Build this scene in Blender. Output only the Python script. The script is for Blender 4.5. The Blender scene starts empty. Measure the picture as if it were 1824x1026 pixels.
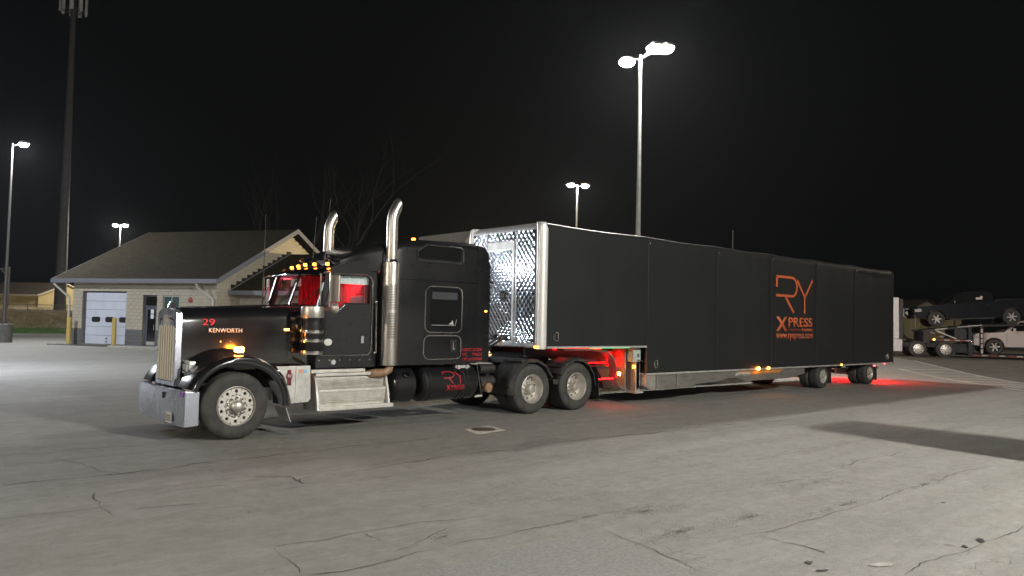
import bpy, bmesh, math, random
from mathutils import Vector, Matrix, noise
SC = bpy.context.scene
COL = SC.collection
PI = math.pi
R = math.radians
random.seed(7)

# ---------------------------------------------------------------- camera
cam_d = bpy.data.cameras.new('camera')
cam = bpy.data.objects.new('camera', cam_d)
COL.objects.link(cam)
cam_d.sensor_width = 36.0
cam_d.lens = 1369.34 / 1824 * 36
cam_d.clip_end = 3000
CR = Vector((0.74882517, -0.66243436, 0.02101399))
CU = Vector((-0.04432434, -0.01841905, 0.99884738))
CF = Vector((0.66128376, 0.74889349, 0.04315461))
CP = Vector((-4.812, -11.862, 1.945))
mw = Matrix.Identity(4)
for i in range(3):
    mw[i][0], mw[i][1], mw[i][2], mw[i][3] = CR[i], CU[i], -CF[i], CP[i]
cam.matrix_world = mw
SC.camera = cam
RH = Vector((0.74899, -0.66258, 0))      # level direction to the picture's right
FH = Vector((0.66190, 0.74959, 0))       # level view direction

# ---------------------------------------------------------------- night sky, exposure
world = bpy.data.worlds.new('World')
SC.world = world
world.use_nodes = True
wn = world.node_tree.nodes
wl = world.node_tree.links
wn.clear()
wo = wn.new('ShaderNodeOutputWorld')
sky = wn.new('ShaderNodeTexSky')
sky.sky_type = 'NISHITA'
sky.sun_disc = False
sky.sun_elevation = R(-4.0)
sky.sun_rotation = R(200)
bg = wn.new('ShaderNodeBackground')
bg.inputs[1].default_value = 0.02
wl.new(sky.outputs[0], bg.inputs[0])
bg2 = wn.new('ShaderNodeBackground')       # the glow of a town on a night sky
bg2.inputs[0].default_value = (0.86, 0.96, 1.0, 1)
bg2.inputs[1].default_value = 0.0026
addw = wn.new('ShaderNodeAddShader')
wl.new(bg.outputs[0], addw.inputs[0])
wl.new(bg2.outputs[0], addw.inputs[1])
wl.new(addw.outputs[0], wo.inputs[0])
SC.view_settings.view_transform = 'Standard'
SC.view_settings.look = 'None'
SC.view_settings.exposure = 0.0
SC.view_settings.gamma = 1.0
SC.view_settings.use_curve_mapping = False
SC.render.engine = 'CYCLES'
SC.cycles.use_denoising = True
SC.cycles.max_bounces = 6
SC.cycles.volume_bounces = 0
SC.cycles.sample_clamp_indirect = 6.0
SC.cycles.use_light_tree = True

# lamp intensities (W/sr per head)
I_MAIN, I_REAR, I_LEFT, I_FAR, I_SODIUM = 400, 1400, 600, 260, 1300
I_POOL, I_FRONT, I_RIGHT, I_FILL, I_BEHIND, I_YARD = 330, 660, 330, 640, 420, 1000

# ---------------------------------------------------------------- materials
def mat(name, col, rough=.5, metal=0., col2=None, nscale=6., nlo=.35, nhi=.65, bump=0., bscale=80.,
        rvar=0., emit=None, es=0., coat=0., stretch=(1, 1, 1), spec=.5, fine=0.):
    m = bpy.data.materials.new(name)
    m.use_nodes = True
    nt = m.node_tree
    N, L = nt.nodes, nt.links
    b = N['Principled BSDF']
    b.inputs['Base Color'].default_value = (*col, 1)
    b.inputs['Roughness'].default_value = rough
    b.inputs['Metallic'].default_value = metal
    b.inputs['Coat Weight'].default_value = coat
    b.inputs['Coat Roughness'].default_value = .08
    b.inputs['Specular IOR Level'].default_value = spec
    if emit:
        b.inputs['Emission Color'].default_value = (*emit, 1)
        b.inputs['Emission Strength'].default_value = es
    if col2 or bump or rvar:
        tc = N.new('ShaderNodeTexCoord')
        mp = N.new('ShaderNodeMapping')
        mp.inputs['Scale'].default_value = stretch
        L.new(tc.outputs['Object'], mp.inputs[0])
        nz = N.new('ShaderNodeTexNoise')
        nz.inputs['Scale'].default_value = nscale
        nz.inputs['Detail'].default_value = 6
        nz.inputs['Roughness'].default_value = .62
        L.new(mp.outputs[0], nz.inputs['Vector'])
        rm = N.new('ShaderNodeMapRange')
        rm.inputs[1].default_value = nlo
        rm.inputs[2].default_value = nhi
        L.new(nz.outputs[0], rm.inputs[0])
        if col2:
            mx = N.new('ShaderNodeMix')
            mx.data_type = 'RGBA'
            mx.inputs[6].default_value = (*col, 1)
            mx.inputs[7].default_value = (*col2, 1)
            L.new(rm.outputs[0], mx.inputs[0])
            L.new(mx.outputs[2], b.inputs['Base Color'])
        if rvar:
            r2 = N.new('ShaderNodeMapRange')
            r2.inputs[1].default_value = .3
            r2.inputs[2].default_value = .7
            r2.inputs[3].default_value = max(.02, rough - rvar)
            r2.inputs[4].default_value = min(1, rough + rvar)
            L.new(nz.outputs[0], r2.inputs[0])
            L.new(r2.outputs[0], b.inputs['Roughness'])
        if bump:
            n2 = N.new('ShaderNodeTexNoise')
            n2.inputs['Scale'].default_value = bscale
            n2.inputs['Detail'].default_value = 4
            L.new(mp.outputs[0], n2.inputs['Vector'])
            bp = N.new('ShaderNodeBump')
            bp.inputs['Strength'].default_value = bump
            bp.inputs['Distance'].default_value = .02
            L.new(n2.outputs[0], bp.inputs['Height'])
            L.new(bp.outputs[0], b.inputs['Normal'])
    return m

def glass_mat(name, tint, gloss_rough=.02, ior=1.45):
    m = bpy.data.materials.new(name)
    m.use_nodes = True
    N, L = m.node_tree.nodes, m.node_tree.links
    N.clear()
    o = N.new('ShaderNodeOutputMaterial')
    t = N.new('ShaderNodeBsdfTransparent')
    t.inputs[0].default_value = (*tint, 1)
    g = N.new('ShaderNodeBsdfGlossy')
    g.inputs['Roughness'].default_value = gloss_rough
    lw = N.new('ShaderNodeLayerWeight')
    lw.inputs[0].default_value = .5
    pw = N.new('ShaderNodeMath')
    pw.operation = 'POWER'
    pw.inputs[1].default_value = 4.0
    f = N.new('ShaderNodeMapRange')
    f.inputs[3].default_value = .04
    L.new(lw.outputs['Facing'], pw.inputs[0])
    L.new(pw.outputs[0], f.inputs[0])
    mx = N.new('ShaderNodeMixShader')
    L.new(f.outputs[0], mx.inputs[0])
    L.new(t.outputs[0], mx.inputs[1])
    L.new(g.outputs[0], mx.inputs[2])
    L.new(mx.outputs[0], o.inputs[0])
    return m

def glow(name, col, s):
    return mat(name, (.02, .02, .02), .4, emit=col, es=s)

M = {}
M['paint'] = mat('black_truck_paint', (.009, .009, .011), .22, col2=(.0105, .0104, .0104), nscale=2, nlo=.4, nhi=.75, rvar=.04, coat=.7)
M['paint_dusty'] = mat('dusty_black_paint', (.0095, .010, .0115), .28, col2=(.0115, .0116, .012), nscale=1.2, nlo=.4, nhi=.75, rvar=.04, coat=.45)
M['vinyl'] = mat('black_vinyl', (.0125, .0137, .0144), .5, col2=(.0145, .0155, .0158), nscale=.8, rvar=.03, spec=.42, bump=.05, bscale=3)
M['vinyl_roof'] = mat('glossy_roof_vinyl', (.016, .017, .018), .28, coat=.5)
M['iron_worn'] = mat('worn_cover_iron', (.17, .14, .11), .6, .3, col2=(.10, .085, .07), nscale=25, bump=.4, bscale=70)
M['plastic'] = mat('black_plastic', (.02, .02, .02), .5, col2=(.06, .056, .05), nscale=9, nlo=.42, nhi=.75, bump=.1, bscale=90)
M['frame'] = mat('black_chassis', (.012, .012, .013), .55, col2=(.035, .032, .028), nscale=7)
M['rubber'] = mat('tyre_rubber', (.028, .027, .026), .75, col2=(.075, .07, .062), nscale=5, nlo=.35, nhi=.8, bump=.15, bscale=60)
M['tread'] = mat('trailer_tyre_rubber', (.024, .024, .024), .7, col2=(.05, .048, .045), nscale=6, bump=.15, bscale=60)
M['chrome'] = mat('chrome', (.78, .78, .80), .09, 1., col2=(.62, .62, .64), nscale=5, rvar=.04)
M['chrome_worn'] = mat('worn_chrome', (.64, .68, .80), .27, .85, col2=(.46, .49, .58), nscale=2.2, nlo=.5, nhi=.75, rvar=.03, stretch=(1, 1, .45))
M['steel'] = mat('stainless_steel', (.74, .71, .67), .36, 1., col2=(.62, .58, .53), nscale=4, rvar=.08)
M['alu'] = mat('polished_aluminium', (.74, .71, .66), .40, .8, col2=(.60, .57, .52), nscale=9, rvar=.1)
M['alu_dull'] = mat('dull_aluminium', (.60, .59, .56), .5, .45, col2=(.40, .385, .36), nscale=5, nlo=.38, nhi=.7, rvar=.1, bump=.05, bscale=30)
M['rail'] = mat('deck_side_aluminium', (.58, .56, .52), .36, .85, col2=(.38, .365, .335), nscale=4, nlo=.4, nhi=.7, rvar=.12, stretch=(.5, 1, 1))
M['alu_step'] = mat('step_aluminium', (.66, .64, .60), .5, .55, col2=(.44, .42, .38), nscale=6, nlo=.4, nhi=.75, rvar=.1)
M['bright'] = mat('bright_trim', (.8, .78, .74), .2, 1.)
M['plate'] = mat('quilted_steel', (.80, .81, .84), .12, 1.)
M['rust'] = mat('rusty_pipe', (.30, .16, .09), .6, .5, col2=(.42, .30, .2), nscale=14)
M['red'] = mat('red_fabric', (.55, .012, .035), .85)
M['post'] = mat('corner_aluminium', (.80, .79, .78), .34, .55, col2=(.70, .69, .67), nscale=4, rvar=.05)
M['grille'] = mat('grille_chrome', (.95, .88, .76), .26, .6)
M['redpaint'] = mat('red_number', (.75, .03, .045), .5)
M['badge'] = mat('pale_badge', (.74, .70, .64), .4, .2)
M['redvinyl'] = mat('red_lettering', (.42, .02, .035), .5)
M['orange'] = mat('orange_lettering', (.62, .13, .035), .5, col2=(.52, .11, .04), nscale=2)
M['orange_dim'] = mat('thin_orange_lettering', (.28, .06, .03), .5)
M['white'] = mat('white_paint', (.72, .72, .70), .45, col2=(.6, .59, .56), nscale=4)
M['cream'] = mat('cream_shade', (.84, .90, .94), .7)
M['seat'] = mat('grey_upholstery', (.16, .15, .17), .8)
M['black'] = mat('flat_black', (.008, .008, .008), .7)
M['glass'] = glass_mat('cab_glass', (.93, .95, .94))
M['glass_dark'] = glass_mat('tinted_glass', (.22, .23, .23))
M['purple'] = mat('purple_sticker', (.22, .06, .3), .5)
M['sticker_o'] = mat('orange_sticker', (.75, .28, .14), .5)
M['sticker_b'] = mat('blue_sticker', (.25, .5, .66), .5)
M['maroon'] = mat('maroon_enamel', (.16, .012, .022), .3)
M['amber'] = glow('amber_lamp', (1, .22, .02), 15)
M['amber_soft'] = glow('amber_lamp_soft', (1, .36, .05), 14)
M['amber_hot'] = glow('amber_lamp_bright', (1, .27, .022), 120)
M['white_lamp'] = glow('small_white_lamp', (1, .85, .6), 25)
M['load'] = glow('load_lamp', (.80, .86, 1), 105)  # glow of the lamps added on the sleeper's back
M['red_led'] = glow('red_led', (1, .001, .0016), 6.5)
M['red_spill'] = glow('red_under_lamp', (1, .001, .0016), 70)
M['red_tail'] = glow('red_tail_lamp', (1, .006, .008), 560)
M['dome_red'] = glow('red_cab_lamp', (1, .10, .14), 62)
M['green_glint'] = glow('green_glint', (.05, 1, .35), 2.5)
M['lens_clear'] = mat('clear_lamp_lens', (.6, .6, .62), .08, .3, coat=.6)
M['red_lens'] = mat('red_lamp_lens', (.3, .01, .02), .2, emit=(1, .02, .03), es=.5)
# the place
M['block'] = mat('painted_block', (.45, .41, .325), .85, col2=(.37, .335, .265), nscale=3, bump=.3, bscale=50)
M['block_grey'] = mat('grey_split_block', (.15, .15, .155), .9, col2=(.105, .105, .11), nscale=9, bump=.7, bscale=30)
M['mortar'] = mat('mortar', (.20, .185, .155), .95)
M['mortar_grey'] = mat('grey_mortar', (.08, .08, .082), .95)
M['shingle'] = mat('roof_shingles', (.022, .019, .0135), .95, col2=(.044, .037, .026), nscale=5, nlo=.3, nhi=.7, stretch=(.5, 1, 1), spec=.1, bump=.8, bscale=14)
M['fascia'] = mat('grey_fascia', (.16, .165, .19), .5)
M['pipe'] = mat('downspout_paint', (.46, .45, .40), .5)
M['garage'] = mat('white_garage_door', (.58, .61, .70), .5, col2=(.52, .55, .64), nscale=2)
M['door_grey'] = mat('blue_grey_door_frame', (.09, .095, .12), .45)
M['winframe'] = mat('cream_window_frame', (.42, .41, .36), .5)
M['winglass'] = mat('office_glass', (.06, .10, .10), .08, 0, coat=.4)
M['slglass'] = mat('sleeper_glass', (.012, .013, .013), .06, 0, coat=.3)
M['doorglass'] = mat('dark_door_glass', (.012, .013, .0125), .08, 0, coat=.4)
M['yellow'] = mat('yellow_bollard_paint', (.50, .36, .09), .5, col2=(.40, .29, .08), nscale=5)
M['bell'] = mat('red_bell', (.30, .06, .04), .4)
M['paper'] = mat('paper_notice', (.7, .72, .74), .7)
M['pole'] = mat('galvanised_pole', (.20, .20, .19), .6, .2, col2=(.15, .15, .145), nscale=3)
M['tower'] = mat('dull_tower_paint', (.10, .10, .095), .8, col2=(.075, .075, .07), nscale=2)
M['pole_dark'] = mat('dark_pole', (.07, .065, .06), .5, .2)
M['housing'] = mat('lamp_housing', (.14, .13, .12), .5)
M['concrete'] = mat('concrete', (.34, .33, .30), .9, col2=(.25, .24, .22), nscale=4, bump=.3, bscale=40)
M['concrete_dark'] = mat('weathered_concrete', (.12, .118, .11), .9, col2=(.08, .08, .075), nscale=3, bump=.3, bscale=30)
M['iron'] = mat('cast_iron', (.05, .045, .04), .6, .5, col2=(.09, .075, .06), nscale=20, bump=.4, bscale=60)
M['tan'] = mat('tan_siding', (.55, .43, .20), .8, col2=(.49, .38, .18), nscale=1.2)
M['brown_roof'] = mat('brown_roof', (.06, .042, .03), .9, col2=(.08, .06, .04), nscale=2)
M['trim'] = mat('cream_trim', (.55, .5, .38), .7)
M['bark'] = mat('bare_bark', (.017, .016, .013), .9)
M['bank'] = mat('dry_bank', (.33, .26, .15), .95, col2=(.20, .17, .09), nscale=.9, bump=.6, bscale=4)
M['dry'] = mat('dry_weeds', (.42, .33, .19), .9)
M['grass'] = mat('green_grass', (.10, .22, .05), .8, col2=(.14, .25, .07), nscale=1.5)
M['turf'] = mat('turf', (.08, .15, .04), .95, col2=(.11, .16, .06), nscale=2)
M['paintline'] = mat('road_paint', (.5, .49, .45), .8, col2=(.3, .29, .26), nscale=6, nlo=.4, nhi=.7)
M['crack'] = mat('crack_dark', (.045, .042, .038), .95)
M['wood'] = mat('fence_boards', (.24, .205, .115), .9, col2=(.17, .145, .08), nscale=2.5, stretch=(1, 1, .3))
M['truck_black'] = mat('black_pickup_paint', (.013, .014, .017), .16, coat=.8)
M['truck_white'] = mat('white_pickup_paint', (.62, .56, .52), .3, col2=(.58, .52, .48), nscale=1, coat=.5)
M['hauler'] = mat('hauler_black', (.014, .014, .014), .5, col2=(.035, .032, .03), nscale=3)
M['collar'] = mat('pale_collar_concrete', (.50, .47, .42), .9, col2=(.36, .33, .29), nscale=12, nlo=.3, nhi=.7, bump=.3, bscale=60)
M['tape_red'] = mat('red_reflective_tape', (.36, .03, .03), .4)
M['tape_white'] = mat('white_reflective_tape', (.62, .55, .5), .4)
M['ribbed'] = mat('ribbed_trailer_metal', (.32, .29, .25), .55, .3, col2=(.26, .235, .2), nscale=2)
M['asphalt'] = mat('dark_asphalt', (.085, .078, .068), .9, col2=(.12, .112, .10), nscale=1.5, bump=.4, bscale=120)
M['litter'] = mat('dark_litter', (.02, .02, .02), .6)
M['vanwhite'] = mat('van_body', (.5, .5, .5), .5)

def quilt_ground():
    m = bpy.data.materials.new('worn_pavement')
    m.use_nodes = True
    N, L = m.node_tree.nodes, m.node_tree.links
    b = N['Principled BSDF']
    geo = N.new('ShaderNodeNewGeometry')
    def mapping(sc, rz=0, loc=(0, 0, 0)):
        k = N.new('ShaderNodeMapping')
        k.inputs['Scale'].default_value = sc
        k.inputs['Rotation'].default_value = (0, 0, rz)
        k.inputs['Location'].default_value = loc
        L.new(geo.outputs['Position'], k.inputs[0])
        return k.outputs[0]
    def nz(vec, s, d=5, r=.6, dist=0):
        k = N.new('ShaderNodeTexNoise')
        k.inputs['Scale'].default_value = s
        k.inputs['Detail'].default_value = d
        k.inputs['Roughness'].default_value = r
        k.inputs['Distortion'].default_value = dist
        L.new(vec, k.inputs['Vector'])
        return k.outputs[0]
    def rng(x, a, b_, c=0., d=1.):
        k = N.new('ShaderNodeMapRange')
        k.inputs[1].default_value, k.inputs[2].default_value = a, b_
        k.inputs[3].default_value, k.inputs[4].default_value = c, d
        L.new(x, k.inputs[0])
        return k.outputs[0]
    def mth(op, x, y):
        k = N.new('ShaderNodeMath')
        k.operation = op
        for i, q in ((0, x), (1, y)):
            if isinstance(q, (int, float)): k.inputs[i].default_value = q
            else: L.new(q, k.inputs[i])
        return k.outputs[0]
    def mix(f, a, c, mode='MIX'):
        k = N.new('ShaderNodeMix')
        k.data_type = 'RGBA'
        k.blend_type = mode
        if isinstance(f, (int, float)): k.inputs[0].default_value = f
        else: L.new(f, k.inputs[0])
        for i, q in ((6, a), (7, c)):
            if isinstance(q, tuple): k.inputs[i].default_value = (*q, 1)
            else: L.new(q, k.inputs[i])
        return k.outputs[2]
    flat = mapping((1, 1, 1))
    streak = mapping((.16, 1.1, 1), R(3))
    big = rng(nz(flat, .22, 4, .6), .32, .68)
    st = rng(nz(streak, 1.6, 6, .68, .4), .35, .7)
    med = rng(nz(flat, 2.6, 6, .7), .33, .7)
    fine = rng(nz(flat, 55, 3, .7), .25, .75)
    grit = rng(nz(flat, 240, 2, .6), .3, .7)
    c = mix(big, (.215, .204, .180), (.325, .312, .284))
    c = mix(mth('MULTIPLY', st, .6), c, (.18, .172, .158))
    st2 = rng(nz(mapping((.10, 2.2, 1), R(4), (5, 2, 0)), 3.0, 6, .7, .3), .42, .68)
    c = mix(mth('MULTIPLY', st2, .30), c, (.36, .35, .33))
    c = mix(mth('MULTIPLY', med, .55), c, (.38, .374, .356))
    mot = rng(nz(mapping((.6, 1, 1), 0, (3, 9, 0)), 9, 6, .75), .36, .66)
    c = mix(mth('MULTIPLY', mot, .60), c, (.145, .141, .132))
    patch = rng(nz(mapping((.45, 1, 1), .1, (31, 7, 0)), 1.1, 6, .72, .8), .53, .66)
    worn = rng(nz(flat, 16, 5, .8), .42, .60)
    c = mix(mth('MULTIPLY', mth('MULTIPLY', patch, worn), .7), c, (.10, .098, .093))
    c = mix(mth('MULTIPLY', fine, .45), c, (.14, .136, .127))
    speck = rng(nz(flat, 120, 3, .7), .60, .72)
    c = mix(mth('MULTIPLY', speck, .5), c, (.52, .51, .49))
    seam = rng(nz(mapping((.035, 1.0, 1), R(1.5), (2, 17, 0)), 2.2, 4, .6, .15), .40, .60)
    c = mix(mth('MULTIPLY', seam, .34), c, (.15, .144, .130))
    c = mix(mth('MULTIPLY', grit, .22), c, (.40, .39, .37))
    # soft rubbed-in stains and drips
    stain = rng(nz(mapping((.55, 1, 1), .3, (13, 4, 0)), .8, 5, .62, .6), .60, .74)
    c = mix(mth('MULTIPLY', stain, .38), c, (.12, .116, .11))
    spots = N.new('ShaderNodeTexVoronoi')
    spots.inputs['Scale'].default_value = 1.5
    L.new(flat, spots.inputs['Vector'])
    sp = mth('MULTIPLY', rng(spots.outputs['Distance'], .05, .09, 1, 0), rng(nz(flat, .9, 2), .52, .6))
    c = mix(mth('MULTIPLY', sp, .5), c, (.11, .105, .10))
    # hairline crazing: broken cell edges, only in places
    dv = N.new('ShaderNodeVectorMath')
    dv.operation = 'ADD'
    jit = N.new('ShaderNodeTexNoise')
    jit.inputs['Scale'].default_value = 1.3
    jit.inputs['Detail'].default_value = 5
    L.new(flat, jit.inputs['Vector'])
    js = N.new('ShaderNodeVectorMath')
    js.operation = 'SCALE'
    js.inputs[3].default_value = 1.1
    L.new(jit.outputs['Color'], js.inputs[0])
    L.new(mapping((.8, 1, 1)), dv.inputs[0])
    L.new(js.outputs[0], dv.inputs[1])
    vo = N.new('ShaderNodeTexVoronoi')
    vo.feature = 'DISTANCE_TO_EDGE'
    vo.inputs['Scale'].default_value = .55
    L.new(dv.outputs[0], vo.inputs['Vector'])
    hair = mth('MULTIPLY', rng(vo.outputs['Distance'], .0008, .0045, 1, 0), rng(nz(flat, .5, 3, .6), .50, .60))
    c = mix(mth('MULTIPLY', hair, .28), c, (.06, .056, .05))
    vo2 = N.new('ShaderNodeTexVoronoi')
    vo2.feature = 'DISTANCE_TO_EDGE'
    vo2.inputs['Scale'].default_value = 1.7
    L.new(dv.outputs[0], vo2.inputs['Vector'])
    hair2 = mth('MULTIPLY', rng(vo2.outputs['Distance'], .002, .011, 1, 0), rng(nz(mapping((.5, 1, 1), .2, (7, 3, 0)), .75, 4, .65), .54, .62))
    c = mix(mth('MULTIPLY', hair2, .34), c, (.07, .066, .058))
    L.new(c, b.inputs['Base Color'])
    L.new(rng(med, 0, 1, .86, .72), b.inputs['Roughness'])
    b.inputs['Specular IOR Level'].default_value = .3
    h = mth('ADD', mth('MULTIPLY', fine, .5), mth('MULTIPLY', grit, .35))
    h = mth('SUBTRACT', h, mth('MULTIPLY', hair, 1.2))
    h = mth('ADD', h, mth('MULTIPLY', med, .8))
    h = mth('ADD', h, mth('MULTIPLY', mot, .9))
    bp = N.new('ShaderNodeBump')
    bp.inputs['Strength'].default_value = .7
    bp.inputs['Distance'].default_value = .009
    L.new(h, bp.inputs['Height'])
    L.new(bp.outputs[0], b.inputs['Normal'])
    return m
M['ground'] = quilt_ground()

# ---------------------------------------------------------------- mesh helpers
class MB:
    def __init__(s):
        s.v, s.f = [], []
    def add(s, vs, fs):
        o = len(s.v)
        s.v += [Vector(p) for p in vs]
        s.f += [tuple(i + o for i in f) for f in fs]
        return s
    def box(s, x0, x1, y0, y1, z0, z1):
        return s.add([(x0, y0, z0), (x1, y0, z0), (x1, y1, z0), (x0, y1, z0), (x0, y0, z1), (x1, y0, z1), (x1, y1, z1), (x0, y1, z1)],
                     [(0, 3, 2, 1), (4, 5, 6, 7), (0, 1, 5, 4), (1, 2, 6, 5), (2, 3, 7, 6), (3, 0, 4, 7)])
    def obox(s, c, e1, e2, e3):
        c = Vector(c); e1 = Vector(e1); e2 = Vector(e2); e3 = Vector(e3)
        P = [c + a * e1 + b * e2 + d * e3 for d in (-.5, .5) for a, b in ((-.5, -.5), (.5, -.5), (.5, .5), (-.5, .5))]
        return s.add(P, [(0, 3, 2, 1), (4, 5, 6, 7), (0, 1, 5, 4), (1, 2, 6, 5), (2, 3, 7, 6), (3, 0, 4, 7)])
    def bar(s, p, q, w, h, up=(0, 0, 1)):
        p, q = Vector(p), Vector(q)
        d = q - p
        a = d.cross(Vector(up))
        if a.length < 1e-6: a = d.cross(Vector((1, 0, 0)))
        a.normalize()
        b = a.cross(d).normalized()
        return s.obox((p + q) / 2, d, a * w, b * h)
    def tube(s, path, r, n=10, cap=True, closed=False):
        P = [Vector(p) for p in path]
        k = len(P)
        rr = r if isinstance(r, (list, tuple)) else [r] * k
        T = []
        for i in range(k):
            if closed: d = P[(i + 1) % k] - P[i - 1]
            else: d = P[min(i + 1, k - 1)] - P[max(i - 1, 0)]
            T.append(d.normalized())
        a = T[0].orthogonal().normalized()
        vs = []
        for i in range(k):
            a = (a - T[i] * a.dot(T[i])).normalized()
            b = T[i].cross(a)
            for j in range(n):
                t = 2 * PI * j / n
                vs.append(P[i] + (a * math.cos(t) + b * math.sin(t)) * rr[i])
        fs = []
        for i in range(k if closed else k - 1):
            i2 = (i + 1) % k
            for j in range(n):
                j2 = (j + 1) % n
                fs.append((i * n + j, i * n + j2, i2 * n + j2, i2 * n + j))
        if cap and not closed:
            fs.append(tuple(range(n - 1, -1, -1)))
            fs.append(tuple((k - 1) * n + j for j in range(n)))
        return s.add(vs, fs)
    def cyl(s, p, q, r, r2=None, n=16):
        return s.tube([p, q], [r, r if r2 is None else r2], n)
    def lathe(s, prof, c=(0, 0, 0), ax=(0, 0, 1), n=32, a0=0., a1=2 * PI, e1=None):
        c = Vector(c); ax = Vector(ax).normalized()
        u = Vector(e1) if e1 else ax.orthogonal().normalized()
        w = ax.cross(u)
        full = abs(a1 - a0) > 2 * PI - 1e-4
        m = n if full else n + 1
        vs = []
        for j in range(m):
            t = a0 + (a1 - a0) * j / n
            d = u * math.cos(t) + w * math.sin(t)
            for r, h in prof:
                vs.append(c + d * r + ax * h)
        k = len(prof)
        fs = []
        for j in range(n):
            j2 = (j + 1) % m
            for i in range(k - 1):
                fs.append((j * k + i, j2 * k + i, j2 * k + i + 1, j * k + i + 1))
        return s.add(vs, fs)
    def prism(s, poly, axis, a, b):
        def P(p, t):
            return {'x': (t, p[0], p[1]), 'y': (p[0], t, p[1]), 'z': (p[0], p[1], t)}[axis]
        n = len(poly)
        vs = [P(p, a) for p in poly] + [P(p, b) for p in poly]
        fs = [tuple(range(n)), tuple(range(2 * n - 1, n - 1, -1))]
        for i in range(n):
            j = (i + 1) % n
            fs.append((i, i + n, j + n, j))
        return s.add(vs, fs)
    def grid(s, nu, nv, fn, closed_u=False):
        vs = [fn(i / (nu if closed_u else nu - 1), j / (nv - 1)) for i in range(nu) for j in range(nv)]
        fs = []
        for i in range(nu if closed_u else nu - 1):
            i2 = (i + 1) % nu
            for j in range(nv - 1):
                fs.append((i * nv + j, i2 * nv + j, i2 * nv + j + 1, i * nv + j + 1))
        return s.add(vs, fs)
    def loft(s, secs, cap=True, closed=True):
        n = len(secs[0])
        vs = [p for sec in secs for p in sec]
        fs = []
        for i in range(len(secs) - 1):
            for j in range(n if closed else n - 1):
                j2 = (j + 1) % n
                fs.append((i * n + j, i * n + j2, (i + 1) * n + j2, (i + 1) * n + j))
        if cap:
            fs.append(tuple(range(n)))
            o = (len(secs) - 1) * n
            fs.append(tuple(o + j for j in range(n - 1, -1, -1)))
        return s.add(vs, fs)
    def sphere(s, c, r, n=12, m=8, sz=(1, 1, 1)):
        c = Vector(c)
        prof = [(r * math.sin(PI * i / m), -r * math.cos(PI * i / m)) for i in range(m + 1)]
        o = len(s.v)
        s.lathe(prof, (0, 0, 0), (0, 0, 1), n)
        for i in range(o, len(s.v)):
            s.v[i] = c + Vector((s.v[i].x * sz[0], s.v[i].y * sz[1], s.v[i].z * sz[2]))
        return s
    def xform(s, mtx, start=0):
        for i in range(start, len(s.v)): s.v[i] = mtx @ s.v[i]
        return s

ROOT = {}
def tag(o, label=None, cat=None, group=None, kind=None):
    if label: o['label'] = label
    if cat: o['category'] = cat
    if group: o['group'] = group
    if kind: o['kind'] = kind
    return o

def thing(name, label, cat, loc=(0, 0, 0), rotz=0., group=None, local=False):
    o = bpy.data.objects.new(name, None)
    o.empty_display_size = .3
    COL.objects.link(o)
    o.location = loc
    o.rotation_euler = (0, 0, rotz)
    ROOT[o.name] = Vector((0, 0, 0)) if local else Vector(loc)
    return tag(o, label, cat, group)

def off(o):
    while o is not None:
        if o.name in ROOT: return ROOT[o.name]
        o = o.parent
    return Vector((0, 0, 0))

def mesh_of(name, mb, m, delta, smooth=40., bevel=0., weld=True):
    bm = bmesh.new()
    vs = [bm.verts.new(p - delta) for p in mb.v]
    for f in mb.f:
        if len(set(f)) < 3: continue
        try: bm.faces.new([vs[i] for i in f])
        except ValueError: pass
    if weld: bmesh.ops.remove_doubles(bm, verts=bm.verts, dist=1e-5)
    bmesh.ops.recalc_face_normals(bm, faces=bm.faces)
    if bevel:
        es = [e for e in bm.edges if len(e.link_faces) == 2 and e.calc_face_angle(0) > R(32)]
        bmesh.ops.bevel(bm, geom=es, offset=bevel, segments=2, affect='EDGES', profile=.6, clamp_overlap=True)
    me = bpy.data.meshes.new(name)
    bm.to_mesh(me)
    bm.free()
    if isinstance(m, (list, tuple)):
        for q in m: me.materials.append(q)
    else: me.materials.append(m)
    if smooth:
        me.shade_smooth()
        me.set_sharp_from_angle(angle=R(smooth))
    return me

def part(name, mb, m, parent=None, smooth=40., bevel=0., label=None, weld=True):
    me = mesh_of(name, mb, m, off(parent), smooth, bevel, weld)
    o = bpy.data.objects.new(name, me)
    COL.objects.link(o)
    if bevel:
        w = o.modifiers.new('w', 'WEIGHTED_NORMAL')
        w.keep_sharp = True
    if parent is not None: o.parent = parent
    if label: o['label'] = label
    return o

def structure(name, mb, m, **k):
    return tag(part(name, mb, m, None, **k), kind='structure')

def kids(o):
    return [c for c in bpy.data.objects if c.parent == o]

def copy_tree(o, parent=None, loc=None, rot=None):
    ch = list(o.children)
    c = o.copy()
    COL.objects.link(c)
    c.parent = parent
    if loc is not None: c.location = loc
    if rot is not None: c.rotation_euler = rot
    if o.name in ROOT: ROOT[c.name] = Vector((0, 0, 0))
    for k in ch: copy_tree(k, c)
    return c

def share(name, me, parent, loc=(0, 0, 0), rot=None):
    o = bpy.data.objects.new(name, me)
    COL.objects.link(o)
    o.parent = parent
    o.location = loc
    if rot is not None: o.rotation_euler = rot
    return o

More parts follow.
